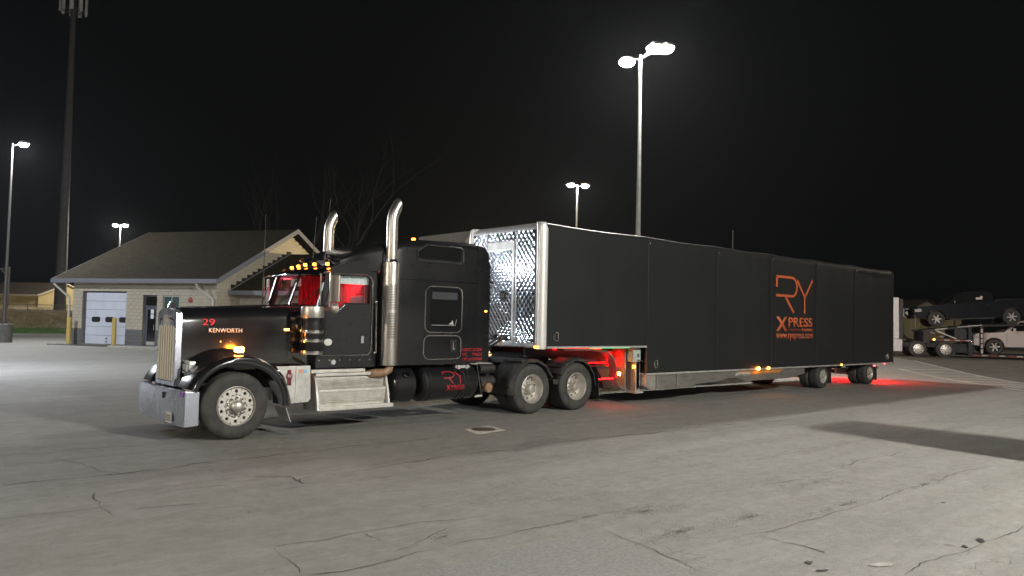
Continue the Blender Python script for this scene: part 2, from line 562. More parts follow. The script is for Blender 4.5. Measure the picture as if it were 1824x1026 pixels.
def text_mesh(name, s, m, parent, origin, ex, ey, size, bold=0., extrude=.003, fit=None, shear=0.):
    """Letters standing on a surface: ex is the reading direction, ey the up direction of the letters."""
    cu = bpy.data.curves.new('letters', 'FONT')
    cu.body = s
    cu.size = 1.0
    cu.offset = bold
    cu.extrude = 0
    cu.shear = shear
    cu.resolution_u = 3
    tmp = bpy.data.objects.new('letters', cu)
    COL.objects.link(tmp)
    dg = bpy.context.evaluated_depsgraph_get()
    dg.update()
    me = bpy.data.meshes.new_from_object(tmp.evaluated_get(dg))
    bpy.data.objects.remove(tmp)
    bpy.data.curves.remove(cu)
    ex = Vector(ex).normalized(); ey = Vector(ey).normalized(); ez = ex.cross(ey)
    xs = [v.co.x for v in me.vertices]; ys = [v.co.y for v in me.vertices]
    x0, x1, y0, y1 = min(xs), max(xs), min(ys), max(ys)
    sy = size / (y1 - y0)
    sx = fit / (x1 - x0) if fit else sy
    o = Vector(origin) - off(parent)
    bm = bmesh.new()
    bm.from_mesh(me)
    r = bmesh.ops.extrude_face_region(bm, geom=list(bm.faces))
    for v in [g for g in r['geom'] if isinstance(g, bmesh.types.BMVert)]: v.co.z += 1
    for v in bm.verts:
        c = v.co
        v.co = o + ex * ((c.x - x0) * sx) + ey * ((c.y - y0) * sy) + ez * (extrude * c.z)
    bmesh.ops.recalc_face_normals(bm, faces=bm.faces)
    bm.to_mesh(me)
    bm.free()
    me.materials.clear()
    me.materials.append(m)
    ob = bpy.data.objects.new(name, me)
    COL.objects.link(ob)
    ob.parent = parent
    return ob

def stroke(mb, pts, w, nrm, t=.004):
    """A ribbon of constant width along a polyline lying on a surface with the given normal."""
    nrm = Vector(nrm).normalized()
    P = [Vector(p) for p in pts]
    L, Rr = [], []
    for i in range(len(P)):
        d1 = (P[i] - P[i - 1]).normalized() if i else (P[1] - P[0]).normalized()
        d2 = (P[i + 1] - P[i]).normalized() if i < len(P) - 1 else d1
        n1, n2 = nrm.cross(d1), nrm.cross(d2)
        b = (n1 + n2).normalized()
        k = w / 2 / max(.35, b.dot(n1))
        L.append(P[i] + b * k); Rr.append(P[i] - b * k)
    n = len(P)
    vs = L + Rr + [p + nrm * t for p in L] + [p + nrm * t for p in Rr]
    fs = []
    for i in range(n - 1):
        fs += [(i, i + 1, n + i + 1, n + i), (2 * n + i, 3 * n + i, 3 * n + i + 1, 2 * n + i + 1),
               (i, 2 * n + i, 2 * n + i + 1, i + 1), (n + i, n + i + 1, 3 * n + i + 1, 3 * n + i)]
    fs += [(0, n, 3 * n, 2 * n), (n - 1, 3 * n - 1, 4 * n - 1, 2 * n - 1)]
    mb.add(vs, fs)

def rrect(x0, x1, z0, z1, r, n=5):
    out = []
    for cx, cz, a in ((x1 - r, z1 - r, 0), (x0 + r, z1 - r, 90), (x0 + r, z0 + r, 180), (x1 - r, z0 + r, 270)):
        for i in range(n + 1):
            t = R(a + 90 * i / n)
            out.append((cx + r * math.cos(t), cz + r * math.sin(t)))
    return out

def smooth01(t):
    t = max(0., min(1., t))
    return t * t * (3 - 2 * t)

def gz(x, y):
    """Height of the paved ground: level, rising gently towards the far right of the yard."""
    dx, dy = x - CP.x, y - CP.y
    dep = dx * FH.x + dy * FH.y
    lat = dx * RH.x + dy * RH.y
    return .46 * smooth01((dep - 30) / 13) * smooth01((lat - 9) / 9)

# ================================================================ SETTING
def lines(lo, hi, near_lo, near_hi, step, grow=1.25):
    xs = [near_lo + i * step for i in range(int((near_hi - near_lo) / step) + 1)]
    d = step
    while xs[-1] < hi:
        d *= grow
        xs.append(xs[-1] + d)
    d = step
    while xs[0] > lo:
        d *= grow
        xs.insert(0, xs[0] - d)
    return xs
gx, gy = lines(-900, 1500, -30, 100, 2.0), lines(-900, 1500, -50, 70, 2.0)
mb = MB()
mb.grid(len(gx), len(gy), lambda i, j: (gx[round(i * (len(gx) - 1))], gy[round(j * (len(gy) - 1))],
        gz(gx[round(i * (len(gx) - 1))], gy[round(j * (len(gy) - 1))])))
structure('ground', mb, M['ground'], weld=False)

# a square of older, darker paving let into the yard in front of the camera
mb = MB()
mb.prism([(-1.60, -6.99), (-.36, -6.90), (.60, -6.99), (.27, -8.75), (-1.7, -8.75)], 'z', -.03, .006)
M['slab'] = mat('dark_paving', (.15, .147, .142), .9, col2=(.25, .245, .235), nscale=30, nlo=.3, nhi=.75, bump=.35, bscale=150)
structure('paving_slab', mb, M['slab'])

# the cracks that run along the paving lanes
CRACKS = [
 [(-3.33,-1.65),(-2.61,-1.68),(-2.14,-1.73),(-1.55,-1.72),(-0.33,-1.60),(0.69,-1.58),(1.90,-1.51),(2.64,-1.53)],
 [(-2.47,-0.37),(-2.31,-0.86),(-2.28,-1.42),(-2.10,-1.68)],
 [(-2.57,-2.58),(-2.67,-2.84),(-2.72,-3.38),(-2.70,-3.72)],
 [(-3.55,-3.29),(-3.28,-3.29),(-2.91,-3.37),(-2.60,-3.32)],
 [(-2.16,-3.09),(-1.71,-3.00),(-1.35,-3.04)],
 [(-2.48,-3.64),(-2.02,-3.74),(-1.53,-3.80)],
 [(-1.40,-3.64),(-1.03,-3.67),(-0.56,-3.68)],
 [(-0.92,-2.80),(-0.55,-3.07),(-0.61,-3.50),(-0.55,-3.27),(-0.30,-3.17),(0.29,-3.24),(1.43,-3.08),(2.97,-3.13),(4.51,-3.06),(6.24,-3.21),(8.86,-3.39),(10.48,-3.58)],
 [(-0.61,-3.50),(-0.13,-3.69),(0.48,-3.72),(1.88,-3.65),(2.56,-3.60)],
 [(2.25,-2.08),(2.31,-2.56),(2.35,-3.06),(2.36,-3.30)],
 [(-1.93,-5.63),(-1.59,-5.70),(-1.19,-5.67),(-0.49,-5.72),(0.20,-5.91)],
 [(-1.93,-5.63),(-2.00,-5.92),(-2.00,-6.16),(-2.07,-6.40)],
 [(-1.13,-5.76),(-1.13,-6.05),(-1.05,-6.36)],
 [(-2.03,-6.47),(-1.60,-6.56),(-1.08,-6.49),(-0.55,-6.49),(-0.05,-6.54),(0.20,-6.53),(0.82,-6.56),(1.55,-6.60),(2.29,-6.61)],
 [(0.72,-6.75),(0.64,-7.29),(0.52,-7.82),(0.38,-8.36)],
 [(0.52,-7.82),(1.20,-7.86),(1.71,-7.91),(2.54,-7.98),(3.79,-8.03),(5.61,-8.10),(7.89,-8.11)],
 [(1.76,-7.95),(1.72,-8.22),(1.71,-8.67)],
 [(6.98,-1.39),(6.66,-2.45),(6.42,-3.17)],
 [(6.88,-1.43),(8.00,-1.50),(9.35,-1.51)],
 [(3.26,-6.68),(4.13,-6.84),(5.99,-6.78),(8.03,-6.77)],
 [(4.18,-5.76),(5.98,-5.79),(8.16,-5.85),(10.70,-6.05),(12.31,-6.09)],
 [(1.64,-9.32),(2.50,-9.34),(4.37,-9.41)],
 [(-3.04,0.43),(-2.04,0.40),(-0.70,0.23)],
 [(-0.17,-5.26),(0.24,-5.19),(0.42,-5.55)],
 [(-1.23,-6.38),(-0.77,-6.21),(-0.39,-6.04)],
]
rc = random.Random(3)
def jag(p, q, amp, lv):
    if lv == 0: return [p]
    dx, dy = q[0] - p[0], q[1] - p[1]
    m = ((p[0] + q[0]) / 2 - dy * rc.uniform(-amp, amp), (p[1] + q[1]) / 2 + dx * rc.uniform(-amp, amp))
    return jag(p, m, amp, lv - 1) + jag(m, q, amp, lv - 1)
mb = MB()
for ci, c in enumerate(CRACKS):
    P = []
    for a, b in zip(c[:-1], c[1:]): P += jag(a, b, .085, 5)
    P.append(c[-1])
    wmax = {0: .014, 1: .011, 7: .0125, 13: .0085, 14: .008, 15: .0055, 20: .006, 21: .007}.get(ci, .0075)
    Lp, Rp = [], []
    n = len(P)
    for i in range(n):
        a, b = P[max(0, i - 1)], P[min(n - 1, i + 1)]
        d = Vector((b[0] - a[0], b[1] - a[1])).normalized()
        # a crack opens and closes along its run
        k = noise.noise(Vector((P[i][0] * 1.7, P[i][1] * 1.7, ci)))
        w = wmax * max(.12, .55 + 1.0 * k) * min(1, i / 4 + .1, (n - 1 - i) / 4 + .1)
        w *= rc.uniform(.6, 1.3)
        Lp.append((P[i][0] - d.y * w, P[i][1] + d.x * w, .0045))
        Rp.append((P[i][0] + d.y * w, P[i][1] - d.x * w, .0045))
    mb.add(Lp + Rp, [(i, i + 1, n + i + 1, n + i) for i in range(n - 1)])
structure('pavement_cracks', mb, M['crack'], weld=False, smooth=0)

# crumbled places where the old surface has broken up: loose dark chips lying in patches
def chips(cx, cy, rx, ry, n, s):
    for _ in range(n):
        a, q = rc.uniform(0, 2 * PI), abs(rc.gauss(0, .5))
        x, y = cx + rx * q * math.cos(a), cy + ry * q * math.sin(a)
        if noise.noise(Vector((x * 4, y * 5, 2))) < -.05: continue
        k = s * rc.uniform(.35, 1.2)
        t = rc.uniform(0, PI)
        m_ = rc.randint(4, 6)
        ring = [(x + k * math.cos(t + 2 * PI * i / m_) * rc.uniform(.6, 1.4), y + .6 * k * math.sin(t + 2 * PI * i / m_) * rc.uniform(.6, 1.3)) for i in range(m_)]
        cb.add([(*p, .0015) for p in ring] + [(x, y, .004)], [(i, (i + 1) % m_, m_) for i in range(m_)])
cb = MB()
for a in ((1.6, -6.75, 1.0, .30, 1500, .006), (1.25, -7.45, .5, .26, 1100, .006), (2.3, -7.55, .9, .28, 1100, .006), (3.6, -7.9, 1.5, .16, 1200, .007),
          (5.6, -8.0, 1.4, .14, 600, .008), (.9, -6.55, .8, .10, 500, .005), (-.6, -6.25, .5, .16, 500, .005), (4.5, -7.1, 2.5, .2, 400, .007)):
    chips(*a)
tag(part('gravel_chips', cb, mat('dark_chips', (.10, .097, .092), .95), None, weld=False, smooth=0), kind='stuff')

# road markings at the far right: two long lines with bars between them
import bisect
def gmesh(x, y):
    i = max(0, min(len(gx) - 2, bisect.bisect(gx, x) - 1))
    j = max(0, min(len(gy) - 2, bisect.bisect(gy, y) - 1))
    u, v = (x - gx[i]) / (gx[i + 1] - gx[i]), (y - gy[j]) / (gy[j + 1] - gy[j])
    return (gz(gx[i], gy[j]) * (1 - u) * (1 - v) + gz(gx[i + 1], gy[j]) * u * (1 - v) + gz(gx[i], gy[j + 1]) * (1 - u) * v + gz(gx[i + 1], gy[j + 1]) * u * v)
def on_ground(x, y): return Vector((x, y, gmesh(x, y) + .012))
mb = MB()
r0, r1 = Vector((36.5, 4.0)), Vector((22.0, -9.4))
rd = (r1 - r0).normalized()
rn = Vector((-rd.y, rd.x))
if rn.x < 0: rn = -rn
mb.grid(120, 70, lambda i, j: (lambda p: (p.x, p.y, gmesh(p.x, p.y) + .006))(r0 - rd * 60 + rd * 110 * i + rn * (.0 + 60 * j)))
structure('road', mb, M['asphalt'], weld=False)
def line_marking(p, q, w=.12, n=14):
    p, q = Vector(p), Vector(q)
    d = (q - p).normalized()
    s = Vector((-d.y, d.x)) * w / 2
    b = MB()
    L1 = [on_ground(*(p + (q - p) * i / n + s)) for i in range(n + 1)]
    R1 = [on_ground(*(p + (q - p) * i / n - s)) for i in range(n + 1)]
    b.add(L1 + R1, [(i, i + 1, n + 2 + i, n + 1 + i) for i in range(n)])
    return structure('road_marking', b, M['paintline'])
FARL = (Vector((36.5, 4.0)), Vector((22.0, -9.4)))
NEAL = (Vector((31.6, 2.75)), Vector((18.5, -10.05)))
line_marking(FARL[0], FARL[1], .16, 30)
line_marking(NEAL[0], NEAL[1], .16, 30)
for i in range(13):
    t = .02 + i * .072
    a = NEAL[0].lerp(NEAL[1], t)
    t2 = min(1., t + .19)
    b = FARL[0].lerp(FARL[1], t2)
    line_marking(a, b, .14, 8)

# ---------------------------------------------------------------- pole lamps
def lamp_pole(label, x, y, z0, h, heads, I, col, r0=.11, r1=.055, pmat='pole', base=None, lr=.26, group='pole lamps lighting the yard'):
    t = thing('pole_lamp', label, 'street lamp', (x, y, z0), 0, group)
    b = MB()
    b.tube([(x, y, z0), (x, y, z0 + h * .5), (x, y, z0 + h)], [r0, (r0 + r1) / 2, r1], 16)
    part('pole', b, M[pmat], t)
    if base:
        b = MB()
        b.lathe([(0, z0), (base[0], z0), (base[0], z0 + base[1] - .04), (base[0] - .04, z0 + base[1]), (0, z0 + base[1])], (x, y, 0), n=28)
        part('concrete_base', b, M['concrete_dark'], t)
        b = MB()
        b.box(x - .2, x + .2, y - .2, y + .2, z0 + base[1], z0 + base[1] + .03)
        for sx in (-.15, .15):
            for sy in (-.15, .15): b.cyl((x + sx, y + sy, z0 + base[1]), (x + sx, y + sy, z0 + base[1] + .12), .025, n=8)
        part('anchor_plate', b, M['pole_dark'], t)
    zt = z0 + h
    for (ang, reach) in heads:
        d = Vector((math.cos(R(ang)), math.sin(R(ang)), 0))
        s = Vector((-d.y, d.x, 0))
        c = Vector((x, y, zt - .05)) + d * reach
        b = MB()
        b.tube([Vector((x, y, zt - .18)), Vector((x, y, zt - .18)) + d * reach * .4 + Vector((0, 0, .1)), c - d * .2], .035, 8)
        arm = part('arm', b, M[pmat], t)
        b = MB()
        sec = []
        for k, (u, w, hh) in enumerate(((-.30, .12, .10), (-.2, .2, .16), (.1, .24, .18), (.28, .22, .13), (.36, .12, .06))):
            o = c + d * u
            sec.append([o + s * w + Vector((0, 0, 0)), o + s * w * .8 + Vector((0, 0, hh)), o - s * w * .8 + Vector((0, 0, hh)), o - s * w])
        b.loft(sec)
        hd = part('lamp_head', b, M['housing'], t, bevel=.01)
        b = MB()
        b.lathe([(lr * math.cos(a * PI / 16), -.012 - lr * .62 * math.sin(a * PI / 16)) for a in range(9)], c, n=20)
        key = 'lamp_%d_%s' % (I, '_'.join('%02d' % int(q * 99) for q in col))
        if key not in M: M[key] = glow(key, col, I / (PI * lr * lr))
        part('lens', b, M[key], hd)
    return t
WARM, COOL, SOD, REARC = (1, .96, .87), (.80, .88, 1), (1, .74, .36), (1, .97, .89)
MAINP = (19.86, 8.32)
lamp_pole('tall pole lamp with three heads rising behind the black trailer', *MAINP, 0, 13.1, [(-110, 1.1), (-92, 1.3), (81.8, .84)], I_MAIN, WARM, lr=.33, r0=.13)
lamp_pole('twin headed pole lamp far off just left of the tall one', 36.3, 27.6, .2, 12, [(-30, .6), (150, .5)], I_FAR, WARM, lr=.27)
lamp_pole('lone pole lamp on a round concrete base at the far left edge', 3.05, 43.6, 0, 12.2, [(-50, .75)], I_LEFT, (.96, .97, .95), pmat='pole_dark', base=(.48, 1.15), lr=.25)
lamp_pole('twin headed pole lamp showing above the roof of the block garage', 19.4, 83.2, 0, 12, [(-42, .55), (138, .55)], I_BEHIND, WARM, lr=.29)
lamp_pole('pole lamp standing in the yard behind the photographer', 6.5, -22.0, 0, 10.6, [(90, .9)], 2 * I_REAR, REARC, lr=.75)
lamp_pole('unseen fill lamp added behind the photographer, nearer the nose of the truck', -17.0, -21.0, 0, 12.0, [(60, .9)], I_FILL, WARM, lr=.3)  # unseen pole lamp, added as even fill on truck and ground
lamp_pole('white pole lamp in the yard to the left of the truck, before the garage front', -8.5, 32.0, 0, 10.5, [(-10, .9)], I_YARD, (.90, .94, 1), lr=.3)
lamp_pole('white pole lamp outside the left edge of the view before the garage', -3.4, 18.5, 0, 6.2, [(-10, .8)], I_POOL, COOL, lr=.22)
lamp_pole('pole lamp standing ahead of the truck, outside the left edge of the view', -19.0, -1.5, 0, 5.4, [(10, .8)], I_FRONT, (1, .9, .72), lr=.3)
lamp_pole('pole lamp outside the right edge of the view beyond the car carrier', *(Vector((CP.x, CP.y, 0)) + RH * 38 + FH * 45).xy, .4, 11.0, [(200, .8)], I_RIGHT, (1, .88, .66), lr=.3)
lamp_pole('amber pole lamp hidden behind the long trailer', 27.0, 25.5, 0, 6.2, [(160, .6)], I_SODIUM, SOD, lr=.3)

# ---------------------------------------------------------------- garage building
BA = Vector((5.937, 39.765, 0))
B_ANG = R(-59.492)
BL, BD, EAVE, RIDGE = 10.23, 13.6, 4.0, 7.3
gar = thing('garage_building', 'pale block garage with shingle gable roof and white roll-up door', 'building', BA, B_ANG, local=True)
# local axes: u = along the front wall, n = -(depth) -> depth into the building is +y local
b = MB()
# core walls (mortar coloured), openings left free; pieces butt end to end
OPEN = [(.72, 3.98, .1, 3.22), (5.2, 6.18, .1, 3.0), (6.6, 7.73, 1.09, 2.98)]
def wall_with_openings(b, u0, u1, z0, z1, ops, y0, y1):
    cuts = sorted({u0, u1} | {o[0] for o in ops} | {o[1] for o in ops})
    for a, c in zip(cuts[:-1], cuts[1:]):
        m_ = (a + c) / 2
        zz = [(z0, z1)]
        for o in ops:
            if o[0] < m_ < o[1]:
                zz = [(z0, o[2]), (o[3], z1)]
        for p, q in zz:
            if q - p > .005: b.box(a, c, y0, y1, p, q)
wall_with_openings(b, 0, BL, 0, EAVE, OPEN, .012, .30)
b.box(0, .28, .30, BD, 0, EAVE)
b.box(BL - .29, BL - .012, .30, BD, 0, EAVE)
b.box(.28, BL - .29, BD - .3, BD, 0, EAVE)
b.prism([(.012, EAVE), (BD / 2, RIDGE - .12), (BD - .012, EAVE)], 'x', BL - .29, BL - .012)
b.prism([(.012, EAVE), (BD / 2, RIDGE - .12), (BD - .012, EAVE)], 'x', .012, .29)
part('wall', b, M['mortar'], gar)
b = MB(); b.box(.29, BL - .29, .31, BD - .31, .02, .1)
part('floor', b, M['concrete_dark'], gar)
# blocks of the front wall and of the right gable, each its own piece (the largest showing); the rest joined
bw, bh, jt = .40, .20, .012
meshes = {}
def block_mesh(kind, w, axis):
    k = (kind, round(w, 2), axis)
    if k not in meshes:
        q = MB()
        if axis == 'u': q.box(0, w, 0, .03, 0, bh - jt)
        else: q.box(-.03, 0, 0, w, 0, bh - jt)
        meshes[k] = mesh_of('block', q, M[kind], Vector((0, 0, 0)), bevel=.004)
    return meshes[k]
front, gable = [], []
rows = int(EAVE / bh)
for r_ in range(rows):
    z = r_ * bh
    u = -(bw / 2) * (r_ % 2)
    while u < BL - .01:
        segs = [(max(0, u), min(BL, u + bw))]
        for o in OPEN:
            if o[2] - .05 < z + bh / 2 < o[3] + .02:
                ns = []
                for a, c in segs:
                    if c <= o[0] or a >= o[1]: ns.append((a, c))
                    else:
                        if a < o[0] - .03: ns.append((a, o[0]))
                        if c > o[1] + .03: ns.append((o[1], c))
                segs = ns
        for a, c in segs:
            if c - a > .05: front.append((a, z, c - a - jt))
        u += bw
for r_ in range(int((RIDGE) / bh)):
    z = r_ * bh
    ye = 0 if z + bh < EAVE else (z + bh - EAVE) / (RIDGE - EAVE) * BD / 2 + .12
    y = -(bw / 2) * (r_ % 2)
    while y < BD - ye:
        a, c = max(y, ye), min(y + bw, BD - ye)
        if c - a > .06: gable.append((a, z, c - a - jt))
        y += bw
rest = MB(); rest_g = MB()
nfront = 0
for a, z, w in front:
    kind = 'block_grey' if z < .95 else 'block'
    if a < 8.9 and nfront < 235 and not (z < .3 and a > 6.5):
        share('block', block_mesh(kind, w, 'u'), gar, (a, -.018, z + jt / 2)); nfront += 1
    else:
        (rest_g if kind == 'block_grey' else rest).box(a, a + w, -.018, .012, z + jt / 2, z + bh - jt / 2)
ng = 0
for a, z, w in gable:
    vis = z > 4.4 and a < 7.6 and (z > 4.6 + (a - 3) * .42)
    if vis and ng < 62 and w > .2:
        share('block', block_mesh('block', w, 'n'), gar, (BL + .018, a, z + jt / 2)); ng += 1
    else:
        rest.box(BL - .012, BL + .018, a, a + w, z + jt / 2, z + bh - jt / 2)
tag(part('block_courses', rest, M['block'], gar), kind='stuff')
tag(part('grey_block_courses', rest_g, M['block_grey'], gar), kind='stuff')
# the main roof: two slabs, with fascia boards along eaves and rakes
ov, sl = .62, (RIDGE - EAVE) / (BD / 2)
ex0, ex1 = -.95, BL + .55
zt = lambda y: EAVE + sl * y
b = MB()
b.prism([(-ov, zt(-ov)), (BD / 2, RIDGE), (BD / 2, RIDGE + .20), (-ov, zt(-ov) + .2)], 'x', ex0, ex1)
b.prism([(BD + ov, zt(-ov)), (BD + ov, zt(-ov) + .2), (BD / 2, RIDGE + .2), (BD / 2, RIDGE)], 'x', ex0, ex1)
roof = part('roof', b, M['shingle'], gar)
# shingle courses as real steps on the front slope
b = MB()
ln = math.hypot(BD / 2 + ov, sl * (BD / 2 + ov))
ncs = 26
nrm = Vector((0, -sl, 1)).normalized()
for i in range(ncs):
    y0, y1 = -ov + (BD / 2 + ov) * i / ncs, -ov + (BD / 2 + ov) * (i + 1.02) / ncs
    p0, p1 = Vector((0, y0, zt(y0) + .2)), Vector((0, min(y1, BD / 2), zt(min(y1, BD / 2)) + .2))
    lift = nrm * .009
    e0, e1 = ex0 - .02, ex1 + .02
    b.add([(e0, *(p0 + lift).yz), (e1, *(p0 + lift).yz), (e1, *(p1 + nrm * .004).yz), (e0, *(p1 + nrm * .004).yz), (e0, *p0.yz), (e1, *p0.yz)],
          [(0, 1, 2, 3), (0, 4, 5, 1)])
tag(part('shingle_courses', b, M['shingle'], roof, smooth=0), kind='stuff')
b = MB()
b.box(ex0 - .03, ex1 + .03, -ov - .14, -ov - .003, zt(-ov) - .04, zt(-ov) + .20)
part('gutter', b, M['fascia'], gar, bevel=.015)
for xx in (ex0 - .05, ex1 + .024):
    b = MB(); b.prism([(-ov, zt(-ov) - .06), (BD / 2, RIDGE - .06), (BD / 2, RIDGE + .24), (-ov, zt(-ov) + .24)], 'x', xx, xx + .03)
    part('fascia', b, M['fascia'], gar)
    b = MB(); b.prism([(BD + ov, zt(-ov) - .06), (BD + ov, zt(-ov) + .24), (BD / 2 + .002, RIDGE + .24), (BD / 2 + .002, RIDGE - .06)], 'x', xx, xx + .03)
    part('fascia', b, M['fascia'], gar)
# downspouts
for pts in ([(-.80, -.66, 3.62), (-.72, -.60, 3.5), (-.25, -.10, 2.85), (-.22, -.08, 2.7), (-.22, -.08, .15)],
            [(9.42, -.66, 3.66), (9.46, -.62, 3.45), (10.05, -.1, 2.85), (10.08, -.08, 2.7), (10.08, -.08, .15)]):
    b = MB(); b.tube(pts, .065, 8)
    part('downspout', b, M['pipe'], gar)
# roll-up door: sections with recessed joints, three round-ended lights, a handle plate
b = MB(); b.box(.72, .80, .16, .30, .1, 3.22); b.box(3.90, 3.98, .16, .30, .1, 3.22); b.box(.80, 3.90, .16, .30, 3.14, 3.22)
gd = part('garage_door', b, M['door_grey'], gar)
nsec = 6
for i in range(nsec):
    z0, z1 = .11 + i * 3.03 / nsec, .11 + (i + 1) * 3.03 / nsec - .014
    q = MB(); q.box(.805, 3.895, .20, .25, z0, z1)
    part('door_panel', q, M['garage'], gd, bevel=.006)
q = MB()
for i in range(5):
    z = 2.20 + i * .19
    q.box(.81, 3.89, .192, .2, z, z + .02)
part('panel_rib', q, M['garage'], gd)
for c in (1.58, 2.60, 3.62):
    q = MB(); q.prism(rrect(c - .32, c + .32, 1.38, 1.70, .13), 'y', .188, .199)
    f_ = part('door_window', q, M['black'], gd)
q = MB(); q.prism(rrect(2.36, 2.46, .20, .28, .02), 'y', .19, .199); q.prism(rrect(2.36, 2.46, .38, .48, .02), 'y', .19, .199)
part('lock_plate', q, M['black'], gd)
# entrance: frame, transom light, glazed door with two notices and a kick plate
q = MB()
q.box(5.2, 5.27, .10, .22, .1, 3.0); q.box(6.11, 6.18, .10, .22, .1, 3.0); q.box(5.27, 6.11, .10, .22, 2.93, 3.0); q.box(5.27, 6.11, .10, .22, 2.30, 2.40)
ent = part('entrance_door', q, M['door_grey'], gar, bevel=.006)
q = MB(); q.box(5.27, 6.11, .17, .19, 2.40, 2.93)
part('transom_pane', q, M['doorglass'], ent)
q = MB(); q.box(5.28, 5.40, .14, .19, .12, 2.29); q.box(5.98, 6.10, .14, .19, .12, 2.29); q.box(5.40, 5.98, .14, .19, 2.18, 2.29); q.box(5.40, 5.98, .14, .19, .12, .18)
part('door_leaf', q, M['door_grey'], ent)
q = MB(); q.box(5.40, 5.98, .16, .18, .18, 2.18)
part('door_pane', q, M['doorglass'], ent)
q = MB(); q.box(5.40, 5.98, .13, .15, .13, .34)
part('kick_plate', q, M['alu_dull'], ent)
for z in (1.66, 1.88 + .06):
    q = MB(); q.box(5.62, 5.84, .150, .158, z, z + .24)
    part('notice', q, M['paper'], ent)
q = MB(); q.cyl((5.9, .12, 1.0), (5.9, .12, 1.3), .015, n=8)
part('handle', q, M['alu_dull'], ent)
# window: frame with a post and a transom bar, panes recessed
q = MB()
q.box(6.6, 6.66, .04, .14, 1.09, 2.98); q.box(7.67, 7.73, .04, .14, 1.09, 2.98); q.box(6.66, 7.67, .04, .14, 2.92, 2.98); q.box(6.66, 7.67, .04, .14, 1.09, 1.15)
q.box(7.14, 7.19, .05, .13, 1.15, 2.92); q.box(6.66, 7.14, .05, .13, 1.95, 2.0); q.box(7.19, 7.67, .05, .13, 1.95, 2.0)
wnd = part('window', q, M['winframe'], gar, bevel=.004)
for u0, u1 in ((6.66, 7.14), (7.19, 7.67)):
    for z0, z1 in ((1.15, 1.95), (2.0, 2.92)):
        q = MB(); q.box(u0, u1, .085, .095, z0, z1)
        part('pane', q, M['winglass'], wnd)
q = MB(); q.box(6.55, 7.78, -.05, .04, 1.03, 1.088)
part('sill', q, M['concrete'], wnd)
q = MB(); q.lathe([(0, .10), (.06, .10), (.13, .07), (.16, .02), (.16, 0), (0, 0)], (8.52, -.018, 2.75), (0, -1, 0), 20)
part('alarm_bell', q, M['bell'], gar)
# the lower wing against the right gable: block front wall set back, its own shingle roof, stepped flashing
WE, WR, WY0, WY1 = 3.2, 5.78, 1.55, 12.1
q = MB(); q.box(BL + .02, BL + 9.5, WY0 + .45, WY0 + .7, 0, WE + .1); q.box(BL + 9.2, BL + 9.5, WY0 + .7, WY1, 0, WE)
part('wing_wall', q, M['mortar'], gar)
q = MB()
for r_ in range(16):
    u = BL + .03 - (.2 if r_ % 2 else 0)
    while u < BL + 9.5:
        a, c = max(u, BL + .03), min(u + bw, BL + 9.5)
        if c - a > .05: q.box(a, c - jt, WY0 + .42, WY0 + .45, r_ * bh, (r_ + 1) * bh - jt)
        u += bw
tag(part('wing_blocks', q, M['block'], gar), kind='stuff')
wy0 = 1.05
wsl = (WR - WE) / (6.8 - wy0)
q = MB()
q.prism([(wy0, WE - .02), (6.8, WR), (6.8, WR + .14), (wy0, WE + .14)], 'x', BL + .022, BL + 10)
q.prism([(12.55, WE - .02), (12.55, WE + .14), (6.8, WR + .14), (6.8, WR)], 'x', BL + .022, BL + 10)
wr = part('wing_roof', q, M['shingle'], gar)
q = MB()
q.box(BL + .02, BL + 10.02, wy0 - .13, wy0 - .003, WE - .1, WE + .15)
part('gutter', q, M['fascia'], gar, bevel=.012)
for i in range(12):
    y = wy0 + .1 + i * .48
    z = WE + .14 + wsl * (y - wy0)
    q = MB()
    q.prism([(y, z - .04), (y + .52, z + wsl * .52 - .04), (y + .52, z + .32), (y, z + .32)], 'x', BL + .02, BL + .034)
    part('step_flashing', q, M['shingle'], gar)
q = MB(); q.bar((BL + .06, wy0, WE + .17), (BL + .06, 6.8, WR + .17), .10, .03)
part('wall_flashing', q, M['fascia'], gar)

def bpt(u, n, z=0):
    return BA + Vector((math.cos(B_ANG) * u - math.sin(B_ANG) * n, math.sin(B_ANG) * u + math.cos(B_ANG) * n, z))
# walkway in front of the office part, with its kerb face
mb = MB()
P = [bpt(4.3, -.02), bpt(4.35, -1.6), bpt(4.9, -2.15), bpt(10.4, -2.3), bpt(20, -2.3), bpt(20, 1.9), bpt(BL + .2, 1.9), bpt(BL + .2, -.02)]
mb.prism([(p.x, p.y) for p in P], 'z', -.05, .10)
structure('pavement', mb, M['concrete'], bevel=.02)
mb = MB()
P = [bpt(-1.0, .0), bpt(-1.0, -.8), bpt(4.28, -.8), bpt(4.28, .0)]
mb.prism([(p.x, p.y) for p in P], 'z', -.05, .05)
structure('door_apron', mb, M['concrete_dark'])
def bollard(p, label):
    t = thing('bollard', label, 'bollard', p, 0, 'yellow bollards guarding the roll-up door')
    q = MB(); q.lathe([(0, -.02), (.125, -.02), (.125, 1.52), (.115, 1.57), (.07, 1.61), (0, 1.62)], p, n=20)
    part('post', q, M['yellow'], t)
    q = MB(); q.lathe([(.13, .06), (.19, .05), (.2, -.01), (.13, -.01)], p, n=20)
    part('collar', q, M['concrete'], t)
bollard(bpt(.30, -.5, .05), 'yellow bollard to the left of the white roll-up door')
bollard(bpt(3.72, -.55, .05), 'yellow bollard in front of the right edge of the white roll-up door')

